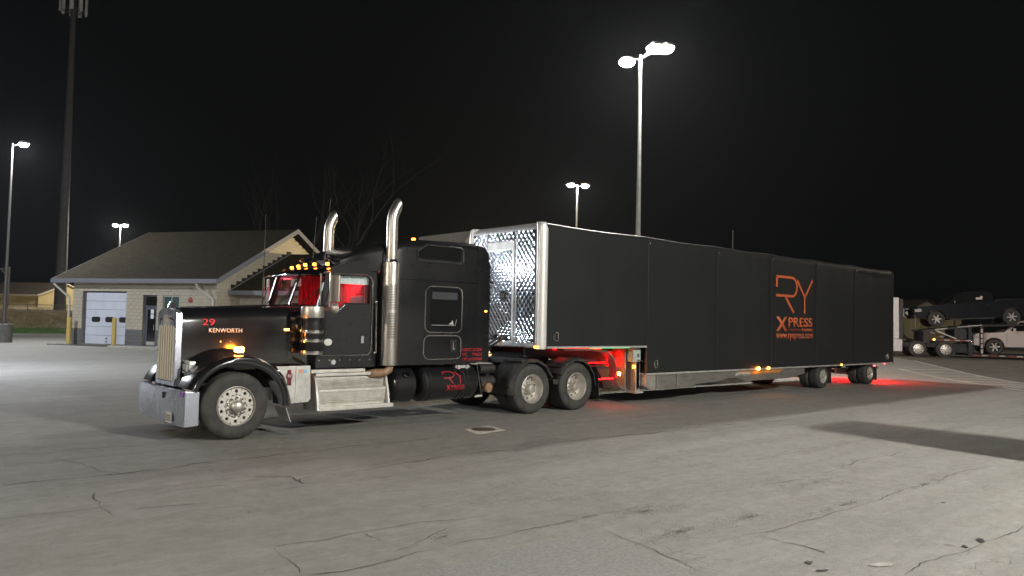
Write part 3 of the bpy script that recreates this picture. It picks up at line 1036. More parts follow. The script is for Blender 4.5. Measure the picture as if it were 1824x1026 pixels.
# ---------------------------------------------------------------- left background: kerb, grass, bank, fence, house
KA, KB = Vector((3.0, 60.2)), Vector((16, 61.3))
def strip_at(k, t): # k metres beyond the kerb, t along it
    d = (KB - KA).normalized()
    nn = Vector((-d.y, d.x))
    p = KA + d * t + nn * k
    return p
def bank_z(k):
    return .12 + .18 * smooth01(k / 3) + 1.7 * smooth01((k - 2.6) / 7.5) + .5 * smooth01((k - 12) / 20)
mb = MB()
for i in range(-60, 70):
    pass
a, c = strip_at(-.25, -70), strip_at(-.25, 40)
mb.prism([tuple(strip_at(-.25, -70)), tuple(strip_at(-.25, 40)), tuple(strip_at(0, 40)), tuple(strip_at(0, -70))], 'z', -.05, .13)
structure('kerb', mb, M['concrete'], bevel=.02)
def bank_pt(i, j):
    t, k = -70 + 112 * i, 40 * j * j
    p = strip_at(k, t)
    return (p.x, p.y, bank_z(k) + .10 * noise.noise(Vector((p.x * .35, p.y * .5, 0))) * min(1, k) - .01)
mb = MB(); mb.grid(120, 40, bank_pt)
structure('bank', mb, M['bank'])
def blades(n, t0, t1, k0, k1, h, m_, name, w=.012, lean=.5):
    q = MB()
    rb = random.Random(len(name))
    for _ in range(n):
        t, k = rb.uniform(t0, t1), rb.uniform(k0, k1)
        p = strip_at(k, t)
        z = bank_z(k) + .10 * noise.noise(Vector((p.x * .35, p.y * .5, 0))) * min(1, k) - .02
        dens = noise.noise(Vector((p.x * .8, p.y * .8, 5)))
        if dens < -.25: continue
        hh = h * rb.uniform(.5, 1.3) * (1 + .6 * dens)
        a = rb.uniform(0, 2 * PI)
        l = Vector((math.cos(a), math.sin(a))) * hh * lean * rb.uniform(.2, 1)
        s_ = Vector((math.cos(a + 1.6), math.sin(a + 1.6))) * w
        q.add([(p.x - s_.x, p.y - s_.y, z), (p.x + s_.x, p.y + s_.y, z), (p.x + l.x * .4, p.y + l.y * .4, z + hh * .7), (p.x + l.x, p.y + l.y, z + hh)],
              [(0, 1, 2), (0, 2, 3)])
    return tag(part(name, q, M[m_], None, weld=False, smooth=0), kind='stuff')
mb = MB()
def turf_pt(i, j):
    t, k = -20 + 50 * i, .02 + 4.2 * j
    p = strip_at(k, t)
    return (p.x, p.y, bank_z(k) + .10 * noise.noise(Vector((p.x * .35, p.y * .5, 0))) * min(1, k) + .012)
mb.grid(90, 10, turf_pt)
structure('lawn', mb, M['turf'])
blades(26000, -4, 14, .05, 4.4, .13, 'grass', 'grass', .018)
blades(9000, -4, 14, 3.8, 9.5, .24, 'dry', 'dry_weeds', .015, .8)

# chain link fence on top of the bank
fa, fb = Vector((-6, 74.6)), Vector((17.5, 68.3))
fz = 1.45
fen = thing('chain_link_fence', 'galvanised chain link fence along the top of the dry bank', 'fence', (fa.x, fa.y, fz))
npost = 9
for i in range(npost):
    p = fa.lerp(fb, i / (npost - 1))
    q = MB(); q.cyl((p.x, p.y, fz - .3), (p.x, p.y, fz + 1.15), .045, n=8); q.sphere((p.x, p.y, fz + 1.15), .055, 8, 5)
    part('post', q, M['pole'], fen)
for z in (.12, 1.1):
    q = MB(); q.cyl((fa.x, fa.y, fz + z), (fb.x, fb.y, fz + z), .03, n=8)
    part('rail', q, M['pole'], fen)
q = MB()
LN = (fb - fa).length
k = .13
for i in range(int(LN / k)):
    for s_ in (1, -1):
        t0 = i * k
        t1 = t0 + s_ * 1.0
        if not 0 <= t1 <= LN: continue
        p0, p1 = fa.lerp(fb, t0 / LN), fa.lerp(fb, t1 / LN)
        q.bar((p0.x, p0.y, fz + .12), (p1.x, p1.y, fz + 1.1), .006, .006)
tag(part('wire_mesh', q, M['pole'], fen, smooth=0), kind='stuff')

# tan house behind the fence
tan = thing('tan_house', 'tan sided house with brown roof behind the chain link fence', 'house', (13.2, 92.3, 1.9), local=True)
hc = Vector((13.2, 92.3, 1.9))
ang_l = math.atan2(94.75 - 92.3, 10.45 - 13.2)
du = Vector((math.cos(ang_l), math.sin(ang_l), 0))
dn = Vector((-du.y, du.x, 0))
if dn.dot(FH) < 0: dn = -dn
dn = (dn * .78 + RH * .75).normalized()
def hp(a, n, z): return du * a + dn * n + Vector((0, 0, z))
W_, D_, E_, RG = 7.2, 5.6, 2.05, 3.35
q = MB()
for (A_, B_) in (((0, 0), (W_, 0)), ((W_, 0), (W_, D_)), ((W_, D_), (0, D_)), ((0, D_), (0, 0))):
    q.add([hp(*A_, 0), hp(*B_, 0), hp(*B_, E_), hp(*A_, E_)], [(0, 1, 2, 3)])
for a in (0, W_): q.add([hp(a, 0, E_), hp(a, D_, E_), hp(a, D_ / 2, RG)], [(0, 1, 2)])
part('wall', q, M['tan'], tan)
q = MB()
e = .3
for n0, n1 in ((-e, D_ / 2), (D_ + e, D_ / 2)):
    zz = E_ - e * (RG - E_) / (D_ / 2)
    P4 = [hp(-e, n0, zz), hp(W_ + e, n0, zz), hp(W_ + e, n1, RG), hp(-e, n1, RG)]
    q.add(P4 + [p + Vector((0, 0, .12)) for p in P4], [(0, 1, 2, 3), (4, 5, 6, 7), (0, 1, 5, 4), (1, 2, 6, 5), (2, 3, 7, 6), (3, 0, 4, 7)])
part('roof', q, M['brown_roof'], tan)
q = MB()
zz = E_ - e * (RG - E_) / (D_ / 2)
q.bar(hp(-e, -e - .02, zz), hp(W_ + e, -e - .02, zz), .05, .16)
q.bar(hp(-e - .02, -e, zz), hp(-e - .02, D_ / 2, RG), .05, .16)
q.bar(hp(-e - .02, D_ + e, zz), hp(-e - .02, D_ / 2, RG), .05, .16)
part('eave_trim', q, M['trim'], tan)
for a, s_ in ((4.6, .35), (6.3, .3)):
    q = MB(); q.obox(hp(a, -.06, 1.25), du * .5, dn * .1, (0, 0, s_ * 1.6))
    part('vent', q, M['pole_dark'], tan)
q = MB(); q.bar(hp(0, -.03, 0), hp(0, -.03, E_), .12, .08, up=tuple(du))
part('corner_board', q, M['brown_roof'], tan)

# gantry sign post, cabinet at the far left edge
g0 = CP + FH * 70
def rel(lat, dep, z): return Vector((CP.x, CP.y, 0)) + RH * lat + FH * dep + Vector((0, 0, z))
p = rel(-45.9, 70, 1.2)
gan = thing('bracket_post', 'thin pale post with a braced arm at the far left', 'post', p)
q = MB(); q.cyl(p, p + Vector((0, 0, 4.75)), .09, n=8)
part('post', q, M['pole'], gan)
q = MB(); t_ = p + Vector((0, 0, 4.55)); q.bar(t_, t_ - RH * 3.0, .14, .18); q.bar(t_ - Vector((0, 0, .8)), t_ - RH * .8, .08, .08)
part('arm', q, M['pole'], gan)
p = rel(-46.6, 66, .9)
cab_ = thing('utility_cabinet', 'white utility cabinet and tall narrow sign at the far left edge', 'cabinet', p)
q = MB(); q.obox(p + Vector((0, 0, .75)), RH * .55, FH * .4, (0, 0, 1.1)); part('body', q, M['white'], cab_, bevel=.02)
q = MB(); q.obox(p + Vector((0, 0, 2.2)) - RH * .18, RH * .28, FH * .1, (0, 0, 1.7)); part('panel', q, M['white'], cab_, bevel=.01)

# cell tower
p = rel(-47.0, 80, 0)
tw = thing('cell_tower', 'tall grey mast with antennas behind the garage', 'mast', p)
q = MB(); q.tube([p, p + Vector((0, 0, 12)), p + Vector((0, 0, 35.8))], [.60, .45, .24], 20)
part('mast', q, M['tower'], tw)
q = MB()
for z in (33.8, 35.7):
    ring = [p + Vector((1.05 * math.cos(R(a)), 1.05 * math.sin(R(a)), z)) for a in range(0, 360, 30)]
    q.tube(ring, .05, 6, closed=True)
    for a in range(0, 360, 60): q.cyl(p + Vector((0, 0, z)), p + Vector((1.05 * math.cos(R(a)), 1.05 * math.sin(R(a)), z)), .04, n=6)
part('antenna_frame', q, M['tower'], tw)
for a in range(10, 370, 40):
    c = p + Vector((1.25 * math.cos(R(a)), 1.25 * math.sin(R(a)), 34.7))
    q = MB(); d = Vector((math.cos(R(a)), math.sin(R(a)), 0)); q.obox(c, d * .16, Vector((-d.y, d.x, 0)) * .34, (0, 0, 2.3))
    part('antenna', q, M['white'], tw, bevel=.03)

# bare trees behind the garage
def bare_tree(p, h, seed, label, spread=.6):
    rt = random.Random(seed)
    t = thing('bare_tree', label, 'tree', p, 0, 'bare trees behind the garage')
    trunk, twigs = MB(), MB()
    def grow(a, d, L, r, lv):
        pts, rr = [a], [r]
        n = 4
        for i in range(n):
            d = (d + Vector((rt.uniform(-.22, .22), rt.uniform(-.22, .22), rt.uniform(-.02, .14)))).normalized()
            a = a + d * L / n
            pts.append(a); rr.append(r * (1 - .38 * (i + 1) / n))
        (trunk if lv < 2 else twigs).tube(pts, rr, 7 if lv < 2 else 4, cap=False)
        if lv >= 5: return
        for k in range(rt.choice((2, 3, 3)) if lv else 3):
            dd = (d + Vector((rt.uniform(-1, 1), rt.uniform(-1, 1), rt.uniform(-.15, .6))) * spread).normalized()
            grow(pts[-1] if k < 2 else pts[rt.randint(2, 3)], dd, L * rt.uniform(.58, .82), rr[-1] * rt.uniform(.55, .8), lv + 1)
    grow(Vector(p), Vector((rt.uniform(-.08, .08), rt.uniform(-.08, .08), 1)), h * .30, h * .021, 0)
    part('trunk', trunk, M['bark'], t)
    tag(part('crown', twigs, M['bark'], t, smooth=60), kind='stuff')
bare_tree(rel(-22.0, 75, 0), 23.0, 5, 'bare forked tree nearest the garage gable')
bare_tree(rel(-18.2, 74, 0), 22.0, 11, 'bare leaning tree between the two exhaust stacks')
bare_tree(rel(-27.5, 84, 0), 22.0, 21, 'bare tree behind the garage roof, left of the forked one')

# ================================================================ TRACTOR
YC = 1.30                                    # centre line of the rig
def mir(y): return 2 * YC - y
trk = thing('semi_truck', 'black long nosed semi tractor with tall sleeper and chrome bumper', 'truck', (0, YC, 0))

# ---- wheels (built round the origin, outward = -y)
TY_P = [(.292, .10), (.292, .012), (.305, .002), (.33, .0), (.40, -.014), (.46, -.012), (.495, .004), (.517, .03), (.525, .05),
        (.525, .078), (.513, .08), (.513, .090), (.525, .092), (.525, .125), (.512, .127), (.512, .137), (.525, .139),
        (.525, .165), (.512, .167), (.512, .177), (.525, .179), (.525, .212), (.513, .214), (.513, .224), (.525, .226),
        (.525, .25), (.517, .27), (.495, .29), (.40, .30), (.292, .285), (.292, .2)]
def tyre_mb(scale=1., w=1.):
    q = MB(); q.lathe([(r * scale, h * w) for r, h in TY_P], (0, 0, 0), (0, 1, 0), 64)
    return q
def holed_disc(q, r0, r1, rh, rad, n, y, thick=.02, m=16):
    """A ring-shaped plate with n round hand holes in it."""
    for s_ in range(n):
        a0, a1 = 2 * PI * s_ / n, 2 * PI * (s_ + 1) / n
        am = (a0 + a1) / 2
        c = (rh * math.cos(am), rh * math.sin(am))
        H, B = [], []
        for k in range(m):
            f = 2 * PI * k / m + am
            hx, hz = c[0] + rad * math.cos(f), c[1] + rad * math.sin(f)
            lo, hi = 0, .6
            for _ in range(22):
                md = (lo + hi) / 2
                x, z = c[0] + md * math.cos(f), c[1] + md * math.sin(f)
                rr, aa = math.hypot(x, z), math.atan2(z, x)
                da = (aa - am + PI) % (2 * PI) - PI
                if r0 <= rr <= r1 and abs(da) <= (a1 - a0) / 2 + 1e-6: lo = md
                else: hi = md
            H.append((hx, hz)); B.append((c[0] + lo * math.cos(f), c[1] + lo * math.sin(f)))
        vs = [(x, y, z) for x, z in B] + [(x, y, z) for x, z in H] + [(x, y + thick, z) for x, z in H]
        fs = []
        for k in range(m):
            k2 = (k + 1) % m
            fs += [(k, k2, m + k2, m + k), (m + k, m + k2, 2 * m + k2, 2 * m + k)]
        q.add(vs, fs)
front_w = bpy.data.objects.new('front_wheel', None); COL.objects.link(front_w); front_w.parent = trk
ROOT[front_w.name] = Vector((0, 0, 0))
part('tyre', tyre_mb(), M['rubber'], front_w, smooth=50)
q = MB()
q.lathe([(.305, .012), (.31, -.004), (.302, -.008), (.296, .004), (.292, .03)], (0, 0, 0), (0, 1, 0), 48)
q.lathe([(.292, .03), (.285, .034), (.278, .02)], (0, 0, 0), (0, 1, 0), 48)
holed_disc(q, .17, .278, .236, .026, 10, .02)
q.lathe([(.17, .02), (.165, .012), (.10, .010)], (0, 0, 0), (0, 1, 0), 48)
part('rim', q, M['alu'], front_w, smooth=35)
q = MB()
q.lathe([(.10, .01), (.098, -.06), (.088, -.085), (.06, -.105), (.03, -.115), (0, -.117)], (0, 0, 0), (0, 1, 0), 32)
part('hub_cap', q, M['alu'], front_w)
for k in range(10):
    a = 2 * PI * (k + .5) / 10
    q = MB()
    q.lathe([(.022, .012), (.021, -.02), (.017, -.045), (.009, -.055), (0, -.056)], (.135 * math.cos(a), 0, .135 * math.sin(a)), (0, 1, 0), 10)
    part('lug_nut', q, M['chrome'], front_w)
q = MB(); q.lathe([(0, .05), (.29, .05)], (0, 0, 0), (0, 1, 0), 32)
part('brake_backing', q, M['black'], front_w)
front_w.location = (0, .05 - YC, .525)
w2 = copy_tree(front_w, trk, (0, mir(.05) - YC, .525), (0, 0, PI))

def dual_wheel(parent, name, scale, mtyre, mrim, deep=.15):
    d = bpy.data.objects.new(name, None); COL.objects.link(d); d.parent = parent
    ROOT[d.name] = Vector((0, 0, 0))
    part('tyre', tyre_mb(scale), mtyre, d, smooth=50)
    q = tyre_mb(scale); q.xform(Matrix.Translation((0, .335, 0)))
    part('tyre', q, mtyre, d, smooth=50)
    s = scale
    q = MB()
    q.lathe([(.302 * s, .012), (.308 * s, -.005), (.298 * s, -.008), (.288 * s, .006), (.272 * s, .03), (.262 * s, deep * .7), (.25 * s, deep)], (0, 0, 0), (0, 1, 0), 48)
    holed_disc(q, .155 * s, .25 * s, .207 * s, .025 * s, 10, deep, .03)
    q.lathe([(.155 * s, deep), (.10 * s, deep - .01)], (0, 0, 0), (0, 1, 0), 40)
    part('rim', q, mrim, d, smooth=35)
    q = MB()
    q.lathe([(.104 * s, deep), (.10 * s, .03), (.092 * s, .015), (.088 * s, .004), (.05 * s, -.006), (0, -.008)], (0, 0, 0), (0, 1, 0), 28)
    part('hub', q, mrim, d)
    for k in range(10):
        a = 2 * PI * k / 10
        q = MB()
        q.lathe([(.02 * s, deep), (.02 * s, deep - .035), (.012 * s, deep - .045), (0, deep - .046)], (.13 * s * math.cos(a), 0, .13 * s * math.sin(a)), (0, 1, 0), 8)
        part('lug_nut', q, mrim, d)
    q = MB(); q.lathe([(0, deep + .05), (.28 * s, deep + .05)], (0, 0, 0), (0, 1, 0), 28)
    part('brake_drum', q, M['black'], d)
    return d
XD = (6.34, 7.69)
dw = dual_wheel(trk, 'drive_wheel', 1.0, M['rubber'], M['alu'])
dw.location = (XD[0], .05 - YC, .525)
copy_tree(dw, trk, (XD[1], .05 - YC, .525))
for x in XD: copy_tree(dw, trk, (x, mir(.05) - YC, .525), (0, 0, PI))

# ---- chassis
for y in (YC - .43, YC + .36):
    q = MB(); q.box(-.35, 8.3, y, y + .07, .72, .98)
    part('frame_rail', q, M['frame'], trk)
q = MB()
for x in XD:
    q.cyl((x, .35, .525), (x, mir(.35), .525), .09, n=14)
    q.sphere((x, YC, .525), .24, 14, 8, (1, 1, 1))
part('drive_axle', q, M['frame'], trk)
q = MB(); q.cyl((0, .35, .50), (0, mir(.35), .50), .07, n=12)
for y in (.45, mir(.45)): q.bar((-.55, y, .62), (.55, y, .62), .09, .06)
part('front_axle', q, M['frame'], trk)
for k in range(10):
    x = 5.3 + k * .3
    if abs(x - 6.34) > .2 and abs(x - 7.69) > .2:
        q = MB(); q.box(x, x + .1, YC - .36, YC + .36, .76, .9)
        part('crossmember', q, M['frame'], trk)
q = MB(); q.box(1.4, 5.2, YC - .36, YC + .36, .6, .9)
part('gearbox', q, M['frame'], trk)
q = MB(); q.box(6.55, 7.55, YC - .5, YC + .5, 1.0, 1.13); q.prism([(6.6, 1.13), (7.5, 1.13), (7.3, 1.24), (6.75, 1.24)], 'y', YC - .48, YC + .48)
part('fifth_wheel', q, M['frame'], trk, bevel=.02)
q = MB()
for x in (5.5, 5.75): q.tube([(x, YC - .6, 1.0), (x + .02, YC - .3, 1.05), (x, YC, .95)], .03, 8)
q.cyl((5.35, YC - .62, .66), (5.75, YC - .62, .66), .13, n=16); q.cyl((5.35, YC - .62, .93), (5.75, YC - .62, .93), .11, n=16)
part('air_tank', q, M['frame'], trk)
q = MB(); q.cyl((5.45, .42, .56), (5.45, .62, .56), .10, n=16); q.cyl((5.45, .40, .56), (5.45, .42, .56), .085, n=16)
part('brake_chamber', q, M['rust'], trk)
q = MB(); q.box(5.18, 5.75, .70, mir(.70), 1.02, 1.05)
part('deck_plate', q, M['alu_dull'], trk)

# ---- bumper: a tall chrome slab, bowed, with returns at the ends
q = MB()
sec = []
for k in range(15):
    t = k / 14
    y = .15 + t * 2.28
    s_ = (t - .5) * 2
    x = -.815 + .06 * abs(s_) ** 2.2
    sec.append([(x, y, .235), (x - .012, y, .37), (x - .012, y, .64), (x, y, .775), (x + .05, y, .78), (x + .05, y, .23)])
q.loft(sec)
bmp = part('bumper', q, M['chrome_worn'], trk, smooth=30)
for y0, y1 in ((.12, .149), (2.431, 2.46)):
    q = MB(); q.prism([(-.762, .235), (-.55, .25), (-.55, .765), (-.762, .775)], 'y', y0, y1)
    part('bumper_return', q, M['chrome_worn'], bmp, bevel=.01)
q = MB(); q.prism([(p[0], p[1]) for p in rrect(.50, .76, .27, .43, .015)], 'x', -.836, -.818)
part('licence_plate', q, M['white'], bmp)
q = MB()
for k in range(3): q.box(-.843, -.837, .53, .73, .30 + k * .035, .318 + k * .035)
part('plate_print', q, M['housing'], bmp, label='small dark rows of print on the white plate')
q = MB(); q.prism(rrect(.90, .94, .62, .72, .015), 'x', -.842, -.81)
part('tow_slot', q, M['black'], bmp)
q = MB(); q.box(-.80, -.781, .17, .23, .70, .765)
part('sticker', q, M['purple'], bmp)

# ---- radiator shell and grille bars
hw = .46
def arch(hw_, z0, z1, rise, n=13):
    return [(YC - hw_, z0)] + [(YC + hw_ * math.cos(PI - PI * i / n) , z1 + rise * max(0., math.sin(PI * i / n)) ** .6) for i in range(n + 1)] + [(YC + hw_, z0)]
q = MB()
o_, i_ = arch(hw, .80, 1.90, .14), arch(hw - .075, .86, 1.80, .09)
n = len(o_)
xs = (-.70, -.61)
vs = [(xs[0], *p) for p in o_] + [(xs[0], *p) for p in i_] + [(xs[1], *p) for p in o_] + [(xs[0] + .05, *p) for p in i_]
fs = []
for k in range(n):
    k2 = (k + 1) % n
    fs += [(k, k2, n + k2, n + k), (k, 2 * n + k, 2 * n + k2, k2), (n + k, n + k2, 3 * n + k2, 3 * n + k)]
q.add(vs, fs)
shell = part('radiator_shell', q, M['chrome_worn'], trk, smooth=30)
q = MB(); q.prism(i_, 'x', -.685, -.60)
part('radiator_core', q, M['black'], shell)
nb = 7
for k in range(nb):
    y = YC - .345 + .69 * k / (nb - 1)
    q = MB(); q.prism([(-.715 + .020 * (1 - math.cos(a_)), y + .026 * math.sin(a_)) for a_ in [R(-95 + 19 * i9) for i9 in range(11)]] + [(-.688, y + .02), (-.688, y - .02)], 'z', .875, 1.74 + .03 * math.cos((y - YC) * 4))
    part('grille_bar', q, M['grille'], shell, smooth=25)
q = MB(); q.prism([(YC - .38, 1.74), (YC + .38, 1.74), (YC + .32, 1.84), (YC, 1.89), (YC - .32, 1.84)], 'x', -.70, -.66)
part('crown_plate', q, M['chrome_worn'], shell)
q = MB(); q.prism(rrect(YC - .05, YC + .05, 1.77, 1.93, .02), 'x', -.745, -.70)
part('emblem', q, M['grille'], shell)
q = MB()
q.box(-.69, -.60, YC - .05, YC + .05, 2.03, 2.06); q.loft([[(-.70, YC - .03, 2.06), (-.66, YC - .03, 2.15), (-.6, YC - .03, 2.12), (-.58, YC - .03, 2.06)], [(-.70, YC + .03, 2.06), (-.66, YC + .03, 2.15), (-.6, YC + .03, 2.12), (-.58, YC + .03, 2.06)]])
part('ornament', q, M['chrome'], shell)

# ---- hood
def hood_sec(x):
    t = (x + .54) / 2.0
    h = .45 + .38 * smooth01(t * .9) ** .9
    zt = 2.02 + .10 * t
    zb = 1.02 + .06 * t
    half = [(0, zt + .03), (h * .35, zt + .022), (h * .7, zt - .005), (h - .07, zt - .05), (h - .02, zt - .11), (h, zt - .20), (h + .005, zt - .5), (h, zb)]
    P = [(x, YC - a, z) for a, z in reversed(half)] + [(x, YC + a, z) for a, z in half[1:]]
    return P
q = MB()
q.loft([hood_sec(-.615 + 2.075 * k / 16) for k in range(17)], cap=True, closed=False)
hood = part('hood', q, M['paint'], trk, smooth=35)
q = MB(); q.tube([(-.5 + 1.9 * k / 8, YC, 2.055 + .10 * k / 8 + .002) for k in range(9)], .012, 6)
part('hood_hinge', q, M['paint'], hood)
def hood_y(x, z):
    t = (x + .54) / 2.0
    h = .45 + .38 * smooth01(t * .9) ** .9
    return YC - h - .004
def hood_dir(x0, x1):
    return Vector((x1 - x0, hood_y(x1, 0) - hood_y(x0, 0), 0)).normalized()
d = hood_dir(-.35, 0.0)
text_mesh('fleet_number', '29', M['redpaint'], hood, (-.30, hood_y(-.30, 0) - .016, 1.775), d, (0, 0, 1), .105, .0, .004, fit=.19)
text_mesh('maker_badge', 'KENWORTH', M['badge'], hood, (-.20, hood_y(-.20, 0) - .020, 1.66), hood_dir(-.20, .32), (0, 0, 1), .072, .012, .01, fit=.52)
# side vent trim, latch
q = MB(); q.bar((1.14, hood_y(1.14, 0) - .01, 1.24), (1.34, hood_y(1.34, 0) - .03, 1.13), .03, .05)
part('hood_latch', q, M['plastic'], hood)
q = MB(); q.box(-.02, .0, hood_y(0, 0) - .01, hood_y(0, 0) + .01, 1.50, 1.53); q.box(.13, .15, hood_y(.14, 0) - .01, hood_y(.14, 0) + .01, 1.50, 1.53)
part('hood_stud', q, M['bright'], hood)
q = MB(); q.obox((1.02, hood_y(1.02, 0) - .012, 1.72), (.08, -.01, 0), (0, .025, 0), (0, 0, .035))
part('side_marker', q, M['amber_soft'], hood)

# ---- front fenders: swept arches with a rolled outer lip
def fender(side):
    q = MB()
    secs = []
    n = 26
    for k in range(n + 1):
        th = R(158 - (158 + 3) * k / n)       # from behind the headlamp over the top, down to the rear
        ro = .755 + .17 * smooth01((k / n - .25) / .75)
        ri = .635 + .17 * smooth01((k / n - .45) / .55)
        prof = [(.10, ri), (.085, ri + .05), (.10, ro - .035), (.15, ro - .003), (.24, ro + .012), (.40, ro + .02), (.62, ro + .02),
                (.62, ri + .05), (.3, ri + .05), (.14, ri)]
        sec = []
        for y, r_ in prof:
            yy = y if side < 0 else mir(y)
            sec.append((r_ * math.cos(th), yy, .525 + r_ * math.sin(th)))
        secs.append(sec)
    q.loft(secs)
    f_ = part('fender', q, M['paint'], trk, smooth=40)
    # filler from fender crown up to the hood side
    q = MB()
    S = []
    for k in range(12):
        x = -.60 + 1.75 * k / 11
        zt = .525 + math.sqrt(max(.01, .80 ** 2 - (x - .02) ** 2)) if abs(x - .02) < .62 else .99
        zt = max(zt, .99)
        hy = hood_y(x, 0) + .02
        yo = .42
        row = [(x, yo, zt - .02), (x, yo + .12, zt + .015), (x, (yo + hy) / 2 + .03, zt + .04), (x, hy - .02, zt + .08), (x, hy + .03, zt + .15)]
        S.append([(a, b if side < 0 else mir(b), c) for a, b, c in row])
    q.loft(S, cap=False, closed=False)
    part('fender_crown', q, M['paint'], f_, smooth=60)
    yl = .30 if side < 0 else mir(.30)
    q = MB(); q.box(.06, .17, yl - .05, yl + .05, 1.335, 1.36)
    part('lamp_base', q, M['chrome'], f_)
    q = MB(); q.box(.05, .18, yl - .05, yl + .05, 1.36, 1.44)
    part('marker_lamp', q, M['amber_hot'], f_, bevel=.02)
    q = MB()
    yy = .14 if side < 0 else mir(.14) - .42
    q.obox((.915, yy + .21, .32), (.012, 0, .0), (0, .42, 0), (.09, 0, -.24))
    part('splash_flap', q, M['alu_dull'], f_)
fender(-1)
fender(1)
# ---- headlamps
for s_ in (-1, 1):
    f = (lambda y: y) if s_ < 0 else mir
    ya, yb = sorted((f(.60), f(.86)))
    q = MB(); q.box(-.56, -.30, ya, yb, .97, 1.20)
    hl = part('headlight', q, M['post'], trk, bevel=.03)
    for k in range(2):
        y0 = ya + .018 + k * .116
        q = MB(); q.box(-.578, -.555, y0, y0 + .108, 1.0, 1.17)
        part('lamp_bezel', q, M['chrome'], hl, bevel=.01)
        q = MB(); q.box(-.586, -.574, y0 + .012, y0 + .096, 1.012, 1.158)
        part('lamp_glass', q, M['lens_clear'], hl, bevel=.008)
    q = MB(); y_ = f(.60) - s_ * -.004
    q.prism([(-.52, 1.0), (-.34, 1.0), (-.34, 1.16), (-.52, 1.16)], 'y', *sorted((f(.575), f(.598))))
    part('turn_signal', q, M['lens_clear'], hl, bevel=.01)
    q = MB()
    P = [(-.62, f(.93), .80), (-.52, f(.52), .70), (-.40, f(.48), .95), (-.40, f(.88), .97)]
    q.add(P + [(p[0] + .03, p[1], p[2] - .02) for p in P], [(0, 1, 2, 3), (4, 5, 6, 7), (0, 1, 5, 4), (1, 2, 6, 5), (2, 3, 7, 6), (3, 0, 4, 7)])
    part('lamp_bracket', q, M['post'], hl)

# ---- kick panel behind the fender
for s_ in (-1, 1):
    f = (lambda y: y) if s_ < 0 else mir
    q = MB(); q.prism([(.70, 1.12), (1.31, 1.12), (1.33, .56), (1.28, .51), (.98, .50), (.93, .70), (.84, .95)], 'y', *sorted((f(.19), f(.21))))
    kp = part('kick_panel', q, M['alu_dull'], trk, bevel=.006)
    q = MB(); q.bar((1.05, f(.188), .52), (1.05, f(.188), 1.11), .012, .012)
    part('panel_seam', q, M['alu_step'], kp)
    if s_ < 0:
        q = MB()
        q.prism([(.93 + .055 * math.cos(2 * PI * k / 20), .955 + .068 * math.sin(2 * PI * k / 20)) for k in range(20)], 'y', .178, .189)
        q.prism(rrect(.90, .96, 1.00, 1.06, .01), 'y', .180, .189)
        for k in range(4): q.box(.895 + k * .02, .907 + k * .02, .18, .189, .80, .90)
        part('oval_emblem', q, M['maroon'], kp)
        q = MB(); stroke(q, [(.905, .177, .985), (.905, .177, .935)], .010, (0, -1, 0), .003); stroke(q, [(.905, .177, .955), (.925, .177, .985)], .009, (0, -1, 0), .003)
        stroke(q, [(.905, .177, .96), (.925, .177, .935)], .009, (0, -1, 0), .003)
        stroke(q, [(.93, .177, .985), (.938, .177, .935), (.946, .177, .965), (.954, .177, .935), (.962, .177, .985)], .008, (0, -1, 0), .003)
        part('emblem_letters', q, M['alu'], kp)
        q = MB(); q.box(1.10, 1.165, .183, .189, 1.0, 1.06)
        part('sticker', q, M['sticker_o'], kp)
        q = MB(); q.box(1.18, 1.245, .183, .189, 1.0, 1.06)
        part('sticker', q, M['sticker_b'], kp)

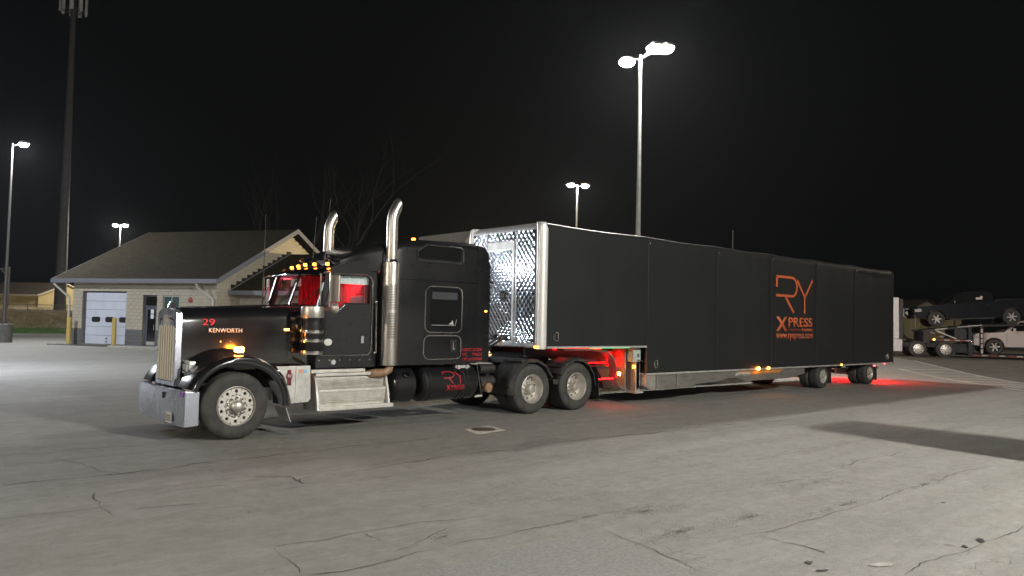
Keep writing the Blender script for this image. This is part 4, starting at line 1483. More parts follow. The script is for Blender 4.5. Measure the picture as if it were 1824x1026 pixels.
# ---- cab: pillars, panels, roof
cab = bpy.data.objects.new('cab', None); COL.objects.link(cab); cab.parent = trk
ROOT[cab.name] = Vector((0, YC, 0))
def side_panels(s_):
    f = (lambda y: y) if s_ < 0 else mir
    y0, y1 = sorted((f(.27), f(.315)))
    q = MB()
    q.prism([(1.44, 1.08), (2.64, 1.08), (2.64, 2.19), (1.98, 2.19), (1.84, 2.07), (1.55, 2.06), (1.44, 2.12)], 'y', y0, y1)
    q.prism([(1.44, 2.12), (1.55, 2.06), (1.72, 2.69), (1.62, 2.76)], 'y', y0, y1)
    q.prism([(1.62, 2.76), (1.72, 2.69), (2.40, 2.72), (2.48, 2.66), (2.64, 2.66), (2.64, 3.02), (2.2, 2.97), (1.75, 2.86)], 'y', y0, y1)
    q.prism([(2.48, 2.66), (2.47, 2.19), (2.64, 2.19), (2.64, 2.66)], 'y', y0, y1)
    part('cab_side', q, M['paint_dusty'], cab)
    # door: an outer skin standing a little proud, with its trim line, window and handle
    ya, yb = sorted((f(.262), f(.269)))
    q = MB()
    q.prism([(1.60, 1.30), (2.46, 1.30), (2.50, 1.36), (2.50, 2.185), (1.985, 2.185), (1.85, 2.065), (1.60, 2.055)], 'y', ya, yb)
    dr = part('door', q, M['paint_dusty'], cab, bevel=.003)
    q = MB()
    yt = f(.258)
    path = [(1.52, yt, 1.29), (2.44, yt, 1.285), (2.515, yt, 1.34), (2.525, yt, 2.2), (2.52, yt, 2.62), (2.46, yt, 2.70), (2.38, yt, 2.735), (1.74, yt, 2.715)]
    q.tube(path, .009, 6)
    part('door_trim', q, M['bright'], dr)
    q = MB(); q.box(1.5, 2.6, *sorted((f(.285), f(.295))), 2.0, 2.75)
    q2 = MB()
    q2.prism([(1.56, 2.075), (1.84, 2.085), (1.97, 2.20), (2.465, 2.20), (2.475, 2.65), (2.40, 2.71), (1.725, 2.685)], 'y', *sorted((f(.288), f(.293))))
    part('window', q2, M['glass'], dr)
    q = MB()
    pth = [(1.56, f(.262), 2.075), (1.84, f(.262), 2.085), (1.97, f(.262), 2.20), (2.465, f(.262), 2.20), (2.475, f(.262), 2.64), (2.40, f(.262), 2.70), (1.725, f(.262), 2.68)]
    q.tube(pth, .014, 6, closed=True)
    part('window_seal', q, M['black'], dr)
    q = MB(); q.box(2.30, 2.37, *sorted((f(.245), f(.262))), 1.49, 1.63)
    part('handle', q, M['chrome'], dr, bevel=.012)
    q = MB(); q.box(2.255, 2.39, *sorted((f(.258), f(.264))), 1.47, 1.65)
    part('handle_recess', q, M['black'], dr, bevel=.002)
    if s_ < 0:
        q = MB(); q.prism([(1.66 + .075 * math.cos(2 * PI * k / 20), 1.515 + .06 * math.sin(2 * PI * k / 20)) for k in range(20)], 'y', .254, .262)
        st = part('round_sticker', q, M['white'], dr)
        q = MB(); q.lathe([(0, -.02), (.035, -.02), (.05, 0), (.055, .008)], (1.78, .27, 1.165), (0, 1, 0), 16)
        part('step_lamp', q, M['lens_clear'], cab)
        q = MB()
        for k in range(6): q.cyl((1.5 + k * .2, .268, 1.20), (1.5 + k * .2, .262, 1.20), .012, n=8)
        part('cab_rivet', q, M['bright'], cab)
    q = MB()
    yg = f(.215)
    q.tube([(2.585, f(.27), 2.24), (2.585, yg, 2.24), (2.60, yg, 1.32), (2.60, f(.27), 1.32)], .017, 8)
    for z in (2.24, 1.32): q.sphere((2.59, f(.25), z), .032, 8, 6)
    part('grab_handle', q, M['bright'], cab)
side_panels(-1)
side_panels(1)
q = MB(); q.box(1.46, 2.62, .316, mir(.316), 1.06, 1.14); q.box(1.44, 1.48, .316, mir(.316), 1.14, 2.06)
part('cab_floor', q, M['paint_dusty'], cab)
# roof skin
q = MB()
def roof_pt(i, j):
    x = 1.60 + 1.06 * i
    z = 2.80 + .20 * math.sin(min(1, i * 1.05) * PI / 2) ** .85
    y = .27 + 2.06 * j
    e = abs(j - .5) * 2
    return (x, y, z - .07 * e ** 4 + .01)
q.grid(12, 17, roof_pt)
o2 = len(q.v); 
part('cab_roof', q, M['paint_dusty'], cab, smooth=60)
# windscreen: two panes, frame all round and a centre post
wb = lambda y: 1.50 - .10 * (1 - ((y - YC) / 1.03) ** 2)
wt = lambda y: 1.70 - .08 * (1 - ((y - YC) / 1.03) ** 2)
q = MB()
for s_ in (-1, 1):
    f = (lambda y: y) if s_ < 0 else mir
    a, c = .36, YC - .03
    q.add([(wb(a), f(a), 2.14), (wb(c), f(c), 2.14), (wt(c), f(c), 2.72), (wt(a), f(a), 2.72)], [(0, 1, 2, 3)])
part('windscreen', q, M['glass'], cab, smooth=0)
q = MB()
for y, w in ((.335, .07), (YC, .05), (mir(.335), .07)):
    q.bar((wb(y) - .005, y, 2.10), (wt(y) - .005, y, 2.76), w, .03, up=(1, 0, 0))
ys = [.31 + k * (mir(.31) - .31) / 12 for k in range(13)]
q.tube([(wb(y), y, 2.12) for y in ys], .028, 8); q.tube([(wt(y) + .01, y, 2.745) for y in ys], .035, 8)
part('windscreen_frame', q, M['paint_dusty'], cab)
q = MB()
q.loft([[(wb(y) - .02, y, 2.155), (wb(y) - .06, y, 2.11), (wb(y) + .06, y, 2.0), (wb(y) + .1, y, 2.1)] for y in ys])
part('cowl', q, M['paint_dusty'], cab)
for y0, y1 in ((.85, .45), (1.75, 1.4)):
    q = MB(); q.tube([(wb(y0) - .03, y0, 2.13), (wb(y1) + .10, y1, 2.45)], .008, 6); q.bar((wb(y1) + .05, y1 + .03, 2.3), (wb(y1) + .16, y1 - .03, 2.62), .012, .02)
    part('wiper', q, M['black'], cab)
# chrome visor
q = MB()
S = []
for k in range(17):
    y = .24 + k * (mir(.24) - .24) / 16
    e = ((y - YC) / 1.06) ** 2
    S.append([(1.70 - .05 * (1 - e), y, 2.83 - .02 * e), (1.60 - .12 * (1 - e), y, 2.80 - .03 * e), (1.50 - .13 * (1 - e), y, 2.72 - .02 * e), (1.50 - .13 * (1 - e), y, 2.705 - .02 * e),
              (1.60 - .12 * (1 - e), y, 2.775 - .03 * e), (1.70 - .05 * (1 - e), y, 2.80 - .02 * e)])
q.loft(S)
part('visor', q, M['chrome'], cab, smooth=60)
# roof marker lamps, air horns, aerials
def roof_lamp(parent, x, y, z, s_=1., m='amber'):
    q = MB()
    q.loft([[(x - .05 * s_ + u * .17 * s_, y - w * s_, z), (x - .05 * s_ + u * .17 * s_, y - w * .7 * s_, z + h * s_), (x - .05 * s_ + u * .17 * s_, y + w * .7 * s_, z + h * s_), (x - .05 * s_ + u * .17 * s_, y + w * s_, z)]
            for u, w, h in ((0.38, .05, .075), (.7, .04, .055), (1.35, .012, .012))])
    b_ = part('marker_housing', q, M['chrome'], parent)
    q = MB(); q.sphere((x, y, z + .034 * s_), .038 * s_, 12, 8, (.9, 1, .75))
    part('marker_lamp', q, M[m], b_)
for y, x in ((.45, 1.70), (.9, 1.68), (1.3, 1.70), (1.7, 1.76), (2.1, 1.82)): roof_lamp(cab, x, y, 2.87 - .02 * abs(y - YC))
for y in (.78, 1.82):
    q = MB()
    q.tube([(2.48, y, 3.07), (2.3, y, 3.06), (2.15, y, 3.04), (2.02, y, 3.02)], [.03, .028, .03, .032], 12)
    q.tube([(2.03, y, 3.022), (1.95, y, 3.01), (1.88, y, 3.00)], [.034, .05, .085], 16, cap=False)
    hn = part('air_horn', q, M['chrome'], cab)
    q = MB(); q.cyl((2.46, y, 3.055), (2.53, y, 3.065), .06, n=16); q.box(2.05, 2.09, y - .02, y + .02, 2.88, 3.02); q.box(2.42, 2.46, y - .02, y + .02, 2.95, 3.04)
    part('horn_bracket', q, M['chrome'], hn)
for p0, p1 in (((1.95, 1.02, 2.98), (2.02, 1.0, 4.15)), ((2.15, 1.9, 3.0), (2.25, 1.98, 3.92))):
    q = MB(); q.tube([p0, p1], [.008, .004], 6); q.cyl(p0, Vector(p0) + Vector((0, 0, .12)), .02, n=8)
    part('aerial', q, M['plastic'], cab)
# door mirrors on both sides
def mirror(s_):
    f = (lambda y: y) if s_ < 0 else mir
    ym = f(-.05)
    q = MB()
    q.tube([(1.60, f(.26), 2.74), (1.55, f(.05), 2.72), (1.50, ym, 2.70), (1.50, ym, 2.2), (1.50, ym, 2.14), (1.56, f(.1), 2.13), (1.62, f(.26), 2.12)], .014, 8)
    q.tube([(1.47, f(.28), 2.72), (1.42, f(.12), 2.68), (1.42, f(.12), 2.16), (1.46, f(.28), 2.12)], .013, 8)
    q.tube([(1.42, f(.12), 2.20), (1.47, f(.25), 2.5)], .009, 6)
    mr = part('mirror_bracket', q, M['bright'], cab)
    q = MB()
    c = Vector((1.60, f(-.06), 2.44))
    q.obox(c, (.028, .007 * -s_, .0), (.05 * s_, .19, 0), (0, 0, .46))
    part('mirror_housing', q, M['steel'], mr, bevel=.012)
    q = MB(); q.obox(c + Vector((.02, 0, 0)), (.006, 0, 0), (.043 * s_, .165, 0), (0, 0, .42))
    part('mirror_glass', q, M['chrome'], mr)
    q = MB(); q.lathe([(0, -.05), (.04, -.045), (.08, -.02), (.095, .01), (.09, .02), (0, .02)], (1.60, f(-.05), 2.10), (1, .15, 0), 20)
    part('convex_mirror', q, M['alu'], mr)
    q = MB(); q.obox((1.505, ym, 2.46), (.025, 0, 0), (0, .03, 0), (0, 0, .48))
    part('mirror_strut', q, M['bright'], mr, bevel=.006)
mirror(-1)
mirror(1)
q = MB(); q.tube([(1.50, mir(-.05), 2.7), (1.50, mir(-.05), 3.95)], [.008, .004], 6)
part('aerial', q, M['plastic'], cab)
# inside: seats, wheel, dash, red curtains, sun shade, red dome lamp
for y in (.72, 1.88):
    q = MB(); q.box(2.0, 2.42, y - .25, y + .25, 1.55, 1.72)
    st = part('seat', q, M['seat'], cab, bevel=.05)
    q = MB(); q.prism([(2.34, 1.7), (2.46, 1.7), (2.56, 2.34), (2.46, 2.36)], 'y', y - .24, y + .24)
    part('seat_back', q, M['seat'], st, bevel=.05)
    q = MB(); q.prism([(2.47, 2.38), (2.56, 2.37), (2.58, 2.55), (2.5, 2.56)], 'y', y - .13, y + .13)
    part('head_rest', q, M['red'], st, bevel=.03)
q = MB(); q.box(1.55, 1.85, .33, mir(.33), 1.7, 2.08)
part('dashboard', q, M['plastic'], cab, bevel=.04)
q = MB(); ring = [(1.98 - .10 * math.sin(2 * PI * k / 20), .72 + .22 * math.cos(2 * PI * k / 20), 2.0 + .18 * math.sin(2 * PI * k / 20)) for k in range(20)]
q.tube(ring, .016, 6, closed=True); q.cyl((1.85, .72, 1.92), (1.98, .72, 2.0), .03, n=8)
part('steering_wheel', q, M['plastic'], cab)
def curtain(y0, y1, x0, x1, z0, z1, nw):
    q = MB()
    def P(i, j):
        t = i
        wv = .025 * math.sin(t * nw * 2 * PI) + .012 * math.sin(t * nw * 5 + j * 3)
        d = Vector((x1 - x0, y1 - y0))
        n_ = Vector((-d.y, d.x)).normalized()
        return (x0 + d.x * t + n_.x * wv * (.4 + .6 * (1 - j)), y0 + d.y * t + n_.y * wv * (.4 + .6 * (1 - j)), z0 + (z1 - z0) * j)
    q.grid(int(nw * 10) + 1, 6, P)
    part('curtain', q, M['red'], cab, smooth=80)
curtain(.36, .50, 2.42, 2.60, 1.7, 2.78, 3)
curtain(.42, 2.2, 2.62, 2.62, 1.6, 2.86, 14)
curtain(mir(.36), mir(.40), 2.05, 2.58, 2.0, 2.76, 6)
q = MB()
def shade(i, j): return (1.66 + .82 * i + .0, .335 + .006 * math.sin(i * 60), 2.545 + .17 * j)
q.grid(61, 3, shade)
part('sun_shade', q, M['cream'], cab, smooth=70)
q = MB(); q.box(1.74, 1.755, 1.55, 1.95, 2.52, 2.66)
part('mirror_card', q, M['cream'], cab)
q = MB(); q.box(2.28, 2.5, .85, 1.15, 2.74, 2.76)
part('dome_lamp', q, M['dome_red'], cab)

# ---- sleeper
slp = bpy.data.objects.new('sleeper', None); COL.objects.link(slp); slp.parent = trk
ROOT[slp.name] = Vector((0, YC, 0))
def sl_sec(x, hw_, zb, zt, r_):
    P = [(x, YC - hw_, zb)]
    for k in range(6):
        t = R(180 - 90 * k / 5)
        P.append((x, YC - hw_ + r_ + r_ * math.cos(t), zt - r_ + r_ * math.sin(t)))
    for k in range(6):
        t = R(90 - 90 * k / 5)
        P.append((x, YC + hw_ - r_ + r_ * math.cos(t), zt - r_ + r_ * math.sin(t)))
    P.append((x, YC + hw_, zb))
    return P
q = MB()
q.loft([sl_sec(2.66, 1.15, 1.09, 3.24, .22), sl_sec(2.72, 1.17, 1.09, 3.30, .20), sl_sec(3.1, 1.17, 1.09, 3.42, .20), sl_sec(3.6, 1.17, 1.09, 3.465, .20),
        sl_sec(4.7, 1.17, 1.09, 3.50, .20), sl_sec(4.84, 1.17, 1.09, 3.495, .2)])
sbody = part('sleeper_body', q, M['paint_dusty'], slp, smooth=40)
q = MB()
q.loft([sl_sec(1.98, .80, 2.80, 3.0, .04), sl_sec(2.15, .92, 2.80, 3.10, .08), sl_sec(2.4, 1.02, 2.8, 3.22, .13), sl_sec(2.68, 1.12, 2.8, 3.31, .18)])
cap_ = part('roof_fairing', q, M['paint_dusty'], slp, smooth=50)
# rear corner extenders, slightly set out
for s_ in (-1, 1):
    f = (lambda y: y) if s_ < 0 else mir
    q = MB()
    S = []
    for x, zt_, y in ((4.845, 3.44, .128), (5.0, 3.42, .124), (5.14, 3.30, .135), (5.20, 3.0, .15)):
        S.append([(x, f(y), 1.12), (x, f(y), zt_), (x, f(y + .05), zt_ + .03), (x, f(y + .05), 1.12)])
    q.loft(S)
    part('side_extender', q, M['paint_dusty'], slp, smooth=50)
q = MB(); q.loft([sl_sec(4.845, 1.10, 1.4, 3.49, .2), sl_sec(4.98, 1.08, 1.4, 3.46, .22), sl_sec(5.1, 1.0, 1.4, 3.34, .3)])
part('rear_cap', q, M['paint_dusty'], slp, smooth=50)
ysl = .13
def ring_trim(name, x0, x1, z0, z1, r_, m, parent, rad=.012, y=ysl):
    q = MB(); q.tube([(a, y - .006, c) for a, c in rrect(x0, x1, z0, z1, r_, 6)], rad, 6, closed=True)
    return part(name, q, m, parent)
ring_trim('door_trim', 3.60, 4.47, 1.70, 2.58, .13, M['bright'], slp)
q = MB(); q.prism(rrect(3.62, 4.45, 1.72, 2.56, .12, 6), 'y', .121, .1285)
dr = part('sleeper_door', q, M['paint'], slp)
q = MB(); q.prism(rrect(3.72, 4.36, 1.80, 2.50, .10, 6), 'y', .113, .1205)
part('window', q, M['slglass'], dr)
q = MB(); q.box(3.74, 4.34, .108, .1128, 2.335, 2.475)
part('window_shade', q, mat('grey_shade', (.055, .058, .063), .8, spec=.2), dr)
q = MB(); q.tube([(4.33, .108, 1.95), (4.30, .108, 1.84), (3.74, .108, 1.84)], .006, 6); q.prism([(4.14, 1.86), (4.26, 1.855), (4.235, 1.94), (4.21, 1.90)], 'y', .106, .1125)
part('window_latch', q, M['alu_dull'], dr)
ring_trim('hatch_trim', 3.58, 4.46, 1.19, 1.64, .12, M['bright'], slp)
q = MB(); q.prism(rrect(3.60, 4.44, 1.21, 1.62, .11, 6), 'y', .121, .1285)
ht = part('luggage_hatch', q, M['paint'], slp)
q = MB(); q.box(4.25, 4.31, .098, .121, 1.36, 1.52)
part('handle', q, M['chrome'], ht, bevel=.012)
q = MB(); q.box(4.20, 4.35, .112, .1205, 1.32, 1.56)
part('handle_recess', q, M['black'], ht, bevel=.003)
q = MB(); q.prism([(3.42, 3.10), (4.38, 3.09), (4.42, 3.13), (4.42, 3.30), (4.36, 3.33), (3.62, 3.33), (3.42, 3.22)], 'y', .118, .140)
vw = part('upper_window', q, M['doorglass'], slp, bevel=.006)
q = MB(); q.tube([(a, .122, c) for a, c in [(3.38, 3.06), (4.42, 3.05), (4.47, 3.10), (4.47, 3.32), (4.40, 3.36), (3.60, 3.36), (3.38, 3.24)]], .02, 6, closed=True)
part('window_seal', q, M['plastic'], vw)
# slanted front windows of the raised roof
for s_ in (-1, 1):
    f = (lambda y: y) if s_ < 0 else mir
    q = MB()
    P = [(2.08, f(.50), 3.03), (2.60, f(.24), 3.0), (2.62, f(.245), 3.16), (2.42, f(.36), 3.17), (2.2, f(.46), 3.10)]
    q.add(P, [(0, 1, 2, 3, 4)])
    q2 = MB(); q2.tube(P, .012, 6, closed=True)
    part('fairing_window_seal', q2, M['plastic'], slp)
for y, x, z in ((.62, 3.62, 3.455), (1.3, 3.62, 3.465), (1.98, 3.70, 3.455)): roof_lamp(slp, x, y, z, 1.15)
q = MB(); q.cyl((2.98, .5, 3.40), (4.75, .5, 3.5), .012, n=6)
part('roof_gutter', q, M['steel'], slp)
q = MB()
for k in range(16):
    q.cyl((2.8 + k * .13, .131, 2.70), (2.8 + k * .13, .122, 2.70), .009, n=6)
for k in range(18): q.cyl((3.0, .131, 1.2 + k * .085), (3.0, .123, 1.2 + k * .085), .007, n=6)
tag(part('body_rivets', q, M['paint_dusty'], slp), kind='stuff')
q = MB(); q.box(2.7, 4.83, .122, .129, 2.675, 2.69)
part('body_seam', q, M['paint'], slp)
for k, s_ in enumerate(('USDOT 2312384', 'MC     798536', 'CIVD # CDR8862')):
    text_mesh('door_lettering', s_, M['redvinyl'], slp, (4.50, .118, 1.335 - k * .095), (1, 0, 0), (0, 0, 1), .062, .02, .003, fit=.50)
q = MB(); q.box(5.06, 5.10, .115, .13, 2.12, 2.15)
part('side_marker', q, M['amber_soft'], slp)
q = MB(); q.box(4.42, 4.76, .22, .40, 1.0, 1.07); q.box(4.46, 4.52, .2, .24, .98, 1.06); q.box(4.68, 4.72, .2, .24, .98, 1.06)
part('sleeper_mount', q, M['alu_dull'], slp)
# load lamp on a bracket at the back corner, facing the trailer's front
q = MB(); q.tube([(4.95, .20, 2.69), (5.08, .16, 2.69), (5.20, .18, 2.69)], .014, 8); q.lathe([(0, -.10), (.03, -.09), (.05, -.05), (.065, 0), (.066, .02), (0, .02)], (5.26, .20, 2.69), (1, .1, -.05), 18)
ll = part('load_lamp', q, M['chrome'], slp)
q = MB(); q.lathe([(0, .031), (.04, .029), (.056, .022)], (5.26, .20, 2.69), (1, .1, -.05), 16)
part('lamp_glass', q, M['lens_clear'], ll)
for y, z, ln in ((1.95, 3.22, .62), (1.95, 1.62, .22)):  # unseen light bars, added to put a glow on the quilted front
    q = MB(); q.obox((5.17, y, z), (.05, 0, 0), (0, ln + .04, 0), (.0, 0, .08))
    fl = part('added_lamp', q, M['plastic'], slp, bevel=.01)
    q = MB(); q.obox((5.20, y, z), (.006, 0, 0), (0, ln, 0), (0, 0, .05))
    part('lamp_glass', q, M['load'], fl)

# ---- air cleaners
for s_ in (-1, 1):
    f = (lambda y: y) if s_ < 0 else mir
    c = (1.31, f(.17), 0)
    q = MB(); q.lathe([(0, 1.33), (.17, 1.33), (.19, 1.36), (.19, 1.93), (0, 1.93)], c, n=32)
    ac = part('air_cleaner', q, M['paint'], trk)
    q = MB(); q.lathe([(.193, 1.93), (.197, 1.94), (.197, 2.09), (.19, 2.12), (.12, 2.135), (0, 2.135)], c, n=32)
    part('cleaner_cap', q, M['steel'], ac)
    for z, h in ((1.70, .025), (1.55, .025), (1.345, .03)):
        q = MB(); q.lathe([(.191, z - h), (.203, z - h), (.205, z), (.203, z + h), (.191, z + h)], c, n=32)
        part('strap', q, M['bright'], ac)
    q = MB(); q.tube([(1.22, f(.32), 1.79), (1.15, f(.48), 1.79)], .10, 16)
    part('intake_pipe', q, M['black'], ac)
    q = MB(); q.tube([(1.195, f(.30), 1.79), (1.185, f(.34), 1.79)], .112, 20)
    part('hose_clamp', q, M['chrome'], ac)

# ---- exhaust stacks
for s_ in (-1, 1):
    f = (lambda y: y) if s_ < 0 else mir
    c = (2.80, f(.10), 0)
    q = MB()
    q.lathe([(.10, 1.10), (.148, 1.10), (.15, 1.11), (.15, 2.95), (.148, 2.97), (.10, 2.97)], c, n=36)
    shl = part('heat_shield', q, M['steel'], trk)
    # rows of punched holes on the outer face: dark insets in the shield
    q = MB()
    base_a = math.atan2(-1 * -s_ * -1, 0)
    for k0, z0 in ((0, 1.60), (1, 2.12)):
        for r_ in range(16):
            for a in range(9):
                t = R((-134 if s_ < 0 else 90) + (a + (.5 if r_ % 2 else 0)) * 7.2)
                p = Vector((c[0] + .1503 * math.cos(t), c[1] + .1503 * math.sin(t), z0 + r_ * .029))
                nrm_ = Vector((math.cos(t), math.sin(t), 0)); tg = Vector((-math.sin(t), math.cos(t), 0))
                q.add([p + tg * .0075 * math.cos(u * PI / 3) + Vector((0, 0, .0095 * math.sin(u * PI / 3))) + nrm_ * .0006 for u in range(6)], [tuple(range(6))])
    tag(part('punched_holes', q, M['black'], shl, smooth=0), kind='stuff')
    q = MB()
    RG_ = []
    for (cx_, cz_, tl_) in ((0, 2.9, 0), (0, 3.72, 0), (.008, 3.80, 10), (.03, 3.88, 22), (.065, 3.955, 34), (.10, 4.02, 58), (.13, 4.055, 78)):
        t_ = R(tl_)
        ru, rv = Vector((0, 1, 0)), Vector((math.cos(t_), 0, -math.sin(t_)))
        st_ = 1.0 if tl_ < 40 else 1.12
        RG_.append([Vector((c[0] + cx_, c[1], cz_)) + ru * .102 * math.cos(2 * PI * k / 28) + rv * .102 * st_ * math.sin(2 * PI * k / 28) for k in range(28)])
    q.loft(RG_, cap=False)
    cen = Vector((c[0] + .085, c[1], 4.0))
    inn = [cen + (p - Vector((c[0] + .13, c[1], 4.055))) * .93 for p in RG_[-1]]
    q.loft([RG_[-1], [p + (Vector((c[0] + .13, c[1], 4.055)) - p) * .06 for p in RG_[-1]], inn], cap=False)
    q.add(inn, [tuple(range(28))])
    pp = part('stack_pipe', q, M['steel'], shl)
    q = MB(); q.lathe([(.104, 2.97), (.112, 2.975), (.112, 3.02), (.104, 3.025)], c, n=28)
    part('clamp', q, M['chrome'], shl)
    q = MB(); q.tube([(c[0] + .02, c[1] + .0, 1.12), (c[0] + .01, c[1], 1.02), (c[0] - .06, c[1] + .03 * -s_ * 1, .97), (c[0] - .2, f(.20), .96), (c[0] - .32, f(.3), .93), (c[0] - .34, f(.45), .88)], .075, 14)
    part('exhaust_elbow', q, M['rust'], shl)
    q = MB(); q.box(2.84, 2.99, *sorted((f(.12), f(.16))), 1.10, 2.96)
    part('stack_mount', q, M['steel'], shl)

# ---- step box, tanks
for s_ in (-1, 1):
    f = (lambda y: y) if s_ < 0 else mir
    y0 = .08
    q = MB()
    q.prism([(f(.30), .97), (f(.24), .90), (f(.26), .74), (f(.17), .70), (f(.17), .60), (f(.20), .42), (f(y0), .40), (f(y0), .35), (f(.6), .35), (f(.6), .97)], 'x', 1.44, 2.80)
    sb = part('step_box', q, M['alu_step'], trk, bevel=.004)
    q = MB(); q.box(1.42, 2.82, *sorted((f(.20), f(.45))), .93, .985)
    part('step_tread', q, M['alu_step'], sb, bevel=.008)
    q = MB(); q.box(1.44, 2.90, *sorted((f(.06), f(.30))), .35, .42)
    part('step_tread', q, M['alu_step'], sb, bevel=.008)
    q = MB(); q.box(1.46, 2.78, *sorted((f(.15), f(.27))), .655, .70)
    part('step_tread', q, M['alu_step'], sb, bevel=.006)
    q = MB(); q.box(1.32, 2.36, *sorted((f(.17), f(.3))), .99, 1.045)
    q.cyl((1.38, f(.165), 1.015), (1.38, f(.175), 1.015), .018, n=10); q.cyl((2.3, f(.165), 1.015), (2.3, f(.175), 1.015), .018, n=10)
    part('step_rail', q, M['alu_step'], sb, bevel=.006)
    q = MB()   # tread pattern: raised studs in rows
    for k in range(38):
        for r_ in range(5):
            x = 1.52 + k * .033 + (.016 if r_ % 2 else 0)
            for (yb, zb_, vy, vz) in ((.205, .62, .006, -.045), (.255, .86, .004, -.03)):
                yy, zz = f(yb + vy * r_ * -.5), zb_ + vz * r_ * .8
                q.obox((x, yy, zz), (.016, 0, 0), (0, .05, 0), (0, 0, .012))
    tag(part('tread_studs', q, M['alu_step'], sb, smooth=0), kind='stuff')
    for x0, x1 in ((1.40, 1.438), (2.802, 2.84)):
        q = MB(); q.prism([(f(.32), .99), (f(.20), .90), (f(.12), .62), (f(.07), .36), (f(.6), .35), (f(.6), .99)], 'x', x0, x1)
        part('end_plate', q, M['alu_dull'], sb)
    def tank(x0, x1, name):
        r_, yc, zc = .335, f(.43), .715
        q = MB()
        q.lathe([(0, x0 - .045), (r_ * .55, x0 - .04), (r_ * .88, x0 - .015), (r_, x0 + .03), (r_, x1 - .03), (r_ * .88, x1 + .015), (r_ * .55, x1 + .04), (0, x1 + .045)], (0, yc, zc), (1, 0, 0), 40)
        return part(name, q, M['paint_dusty'], trk), r_, yc, zc
    t1, r_, yc, zc = tank(2.99, 3.44, 'round_tank')
    q = MB(); q.lathe([(0, .0), (.05, .0), (.055, -.03), (.05, -.04), (0, -.045)], (3.20, f(.125), .91), (0, 1 if s_ < 0 else -1, -.6 * (1 if s_ < 0 else 1)), 18)
    part('tank_cap', q, M['chrome'], t1)
    t2, r_, yc, zc = tank(3.62, 4.92, 'fuel_tank')
    for x in (3.66, 3.76, 4.56, 4.66):
        q = MB(); q.lathe([(r_ + .001, x), (r_ + .008, x), (r_ + .008, x + .012), (r_ + .001, x + .012)], (0, yc, zc), (1, 0, 0), 40)
        part('tank_seam', q, M['plastic'], t2)
    for x in (3.80, 4.50):
        q = MB(); q.lathe([(r_ + .001, x - .03), (r_ + .012, x - .03), (r_ + .012, x + .03), (r_ + .001, x + .03)], (0, yc, zc), (1, 0, 0), 40)
        part('tank_strap', q, M['paint_dusty'], t2)
    q = MB(); q.prism([(f(.14), .45), (f(.62), .42), (f(.62), 1.05), (f(.30), 1.05)], 'x', 5.02, 5.04)
    part('end_bracket', q, M['plastic'], t2)
    q = MB(); q.prism([(4.84, .42), (5.04, .42), (5.04, .46), (4.90, .46)], 'y', *sorted((f(.13), f(.16))))
    part('tank_step', q, M['alu_step'], t2)
    if s_ < 0:
        lg = MB()
        def tp(x, a): # point on the tank's round side, a = angle below the top
            return (x, yc - (r_ + .004) * math.sin(a), zc + (r_ + .004) * math.cos(a))
        def arcs(pts, w):
            for (xa, aa), (xb, ab) in zip(pts[:-1], pts[1:]):
                seg = [tp(xa + (xb - xa) * k / 4, aa + (ab - aa) * k / 4) for k in range(5)]
                m_ = (aa + ab) / 2
                stroke(lg, seg, w, (0, -math.sin(m_), math.cos(m_)), .004)
        a0_, a1_, a2_ = .86, 1.24, 1.58
        arcs([(4.06, 1.02), (4.05, a0_), (4.24, a0_), (4.30, .92), (4.32, 1.05), (4.29, 1.18), (4.23, a1_), (4.06, a1_)], .018)
        arcs([(4.18, a1_), (4.28, a2_)], .018)
        arcs([(4.35, a0_), (4.45, 1.2), (4.45, a2_)], .018)
        arcs([(4.55, a0_), (4.45, 1.2)], .018)
        part('tank_logo', lg, M['redvinyl'], t2, weld=False)
        text_mesh('tank_lettering', 'X', M['redvinyl'], t2, (4.10, yc - r_ - .006, .585), (1, 0, 0), (0, -.12, 1), .105, .05, .004, fit=.11)
        text_mesh('tank_lettering', 'PRESS', M['redvinyl'], t2, (4.22, yc - r_ - .006, .615), (1, 0, 0), (0, -.1, 1), .072, .03, .004, fit=.33)
        q = MB(); q.box(4.22, 4.55, yc - r_ + .001, yc - r_ - .003, .598, .604)
        part('tank_underline', q, M['redvinyl'], t2)

# ---- half fenders over the drive wheels, mud flaps
def half_fender(xc, a0, a1, s_):
    f = (lambda y: y) if s_ < 0 else mir
    S = []
    n = 18
    for k in range(n + 1):
        t = R(a0 + (a1 - a0) * k / n)
        r_ = .60 + .012 * math.sin(k * 2.2)
        prof = [(.0, r_ - .035), (.0, r_), (.03, r_ + .03), (.22, r_ + .03), (.30, r_ + .018), (.36, r_ + .018), (.42, r_ + .03), (.64, r_ + .03), (.67, r_), (.67, r_ - .02), (.62, r_ + .01), (.05, r_ + .01)]
        S.append([(xc + rr * math.cos(t), f(.02 + y), .525 + rr * math.sin(t)) for y, rr in prof])
    q = MB(); q.loft(S)
    hf = part('half_fender', q, M['plastic'], trk, smooth=45)
    for k in (2, 8):
        q = MB()
        t = R(a0 + (a1 - a0) * k / n)
        p = Vector((xc + .635 * math.cos(t), 0, .525 + .635 * math.sin(t)))
        q.bar((p.x, f(.06), p.z), (p.x, f(.66), p.z), .05, .03, up=(math.cos(t), 0, math.sin(t)))
        part('fender_strap', q, M['plastic'], hf)
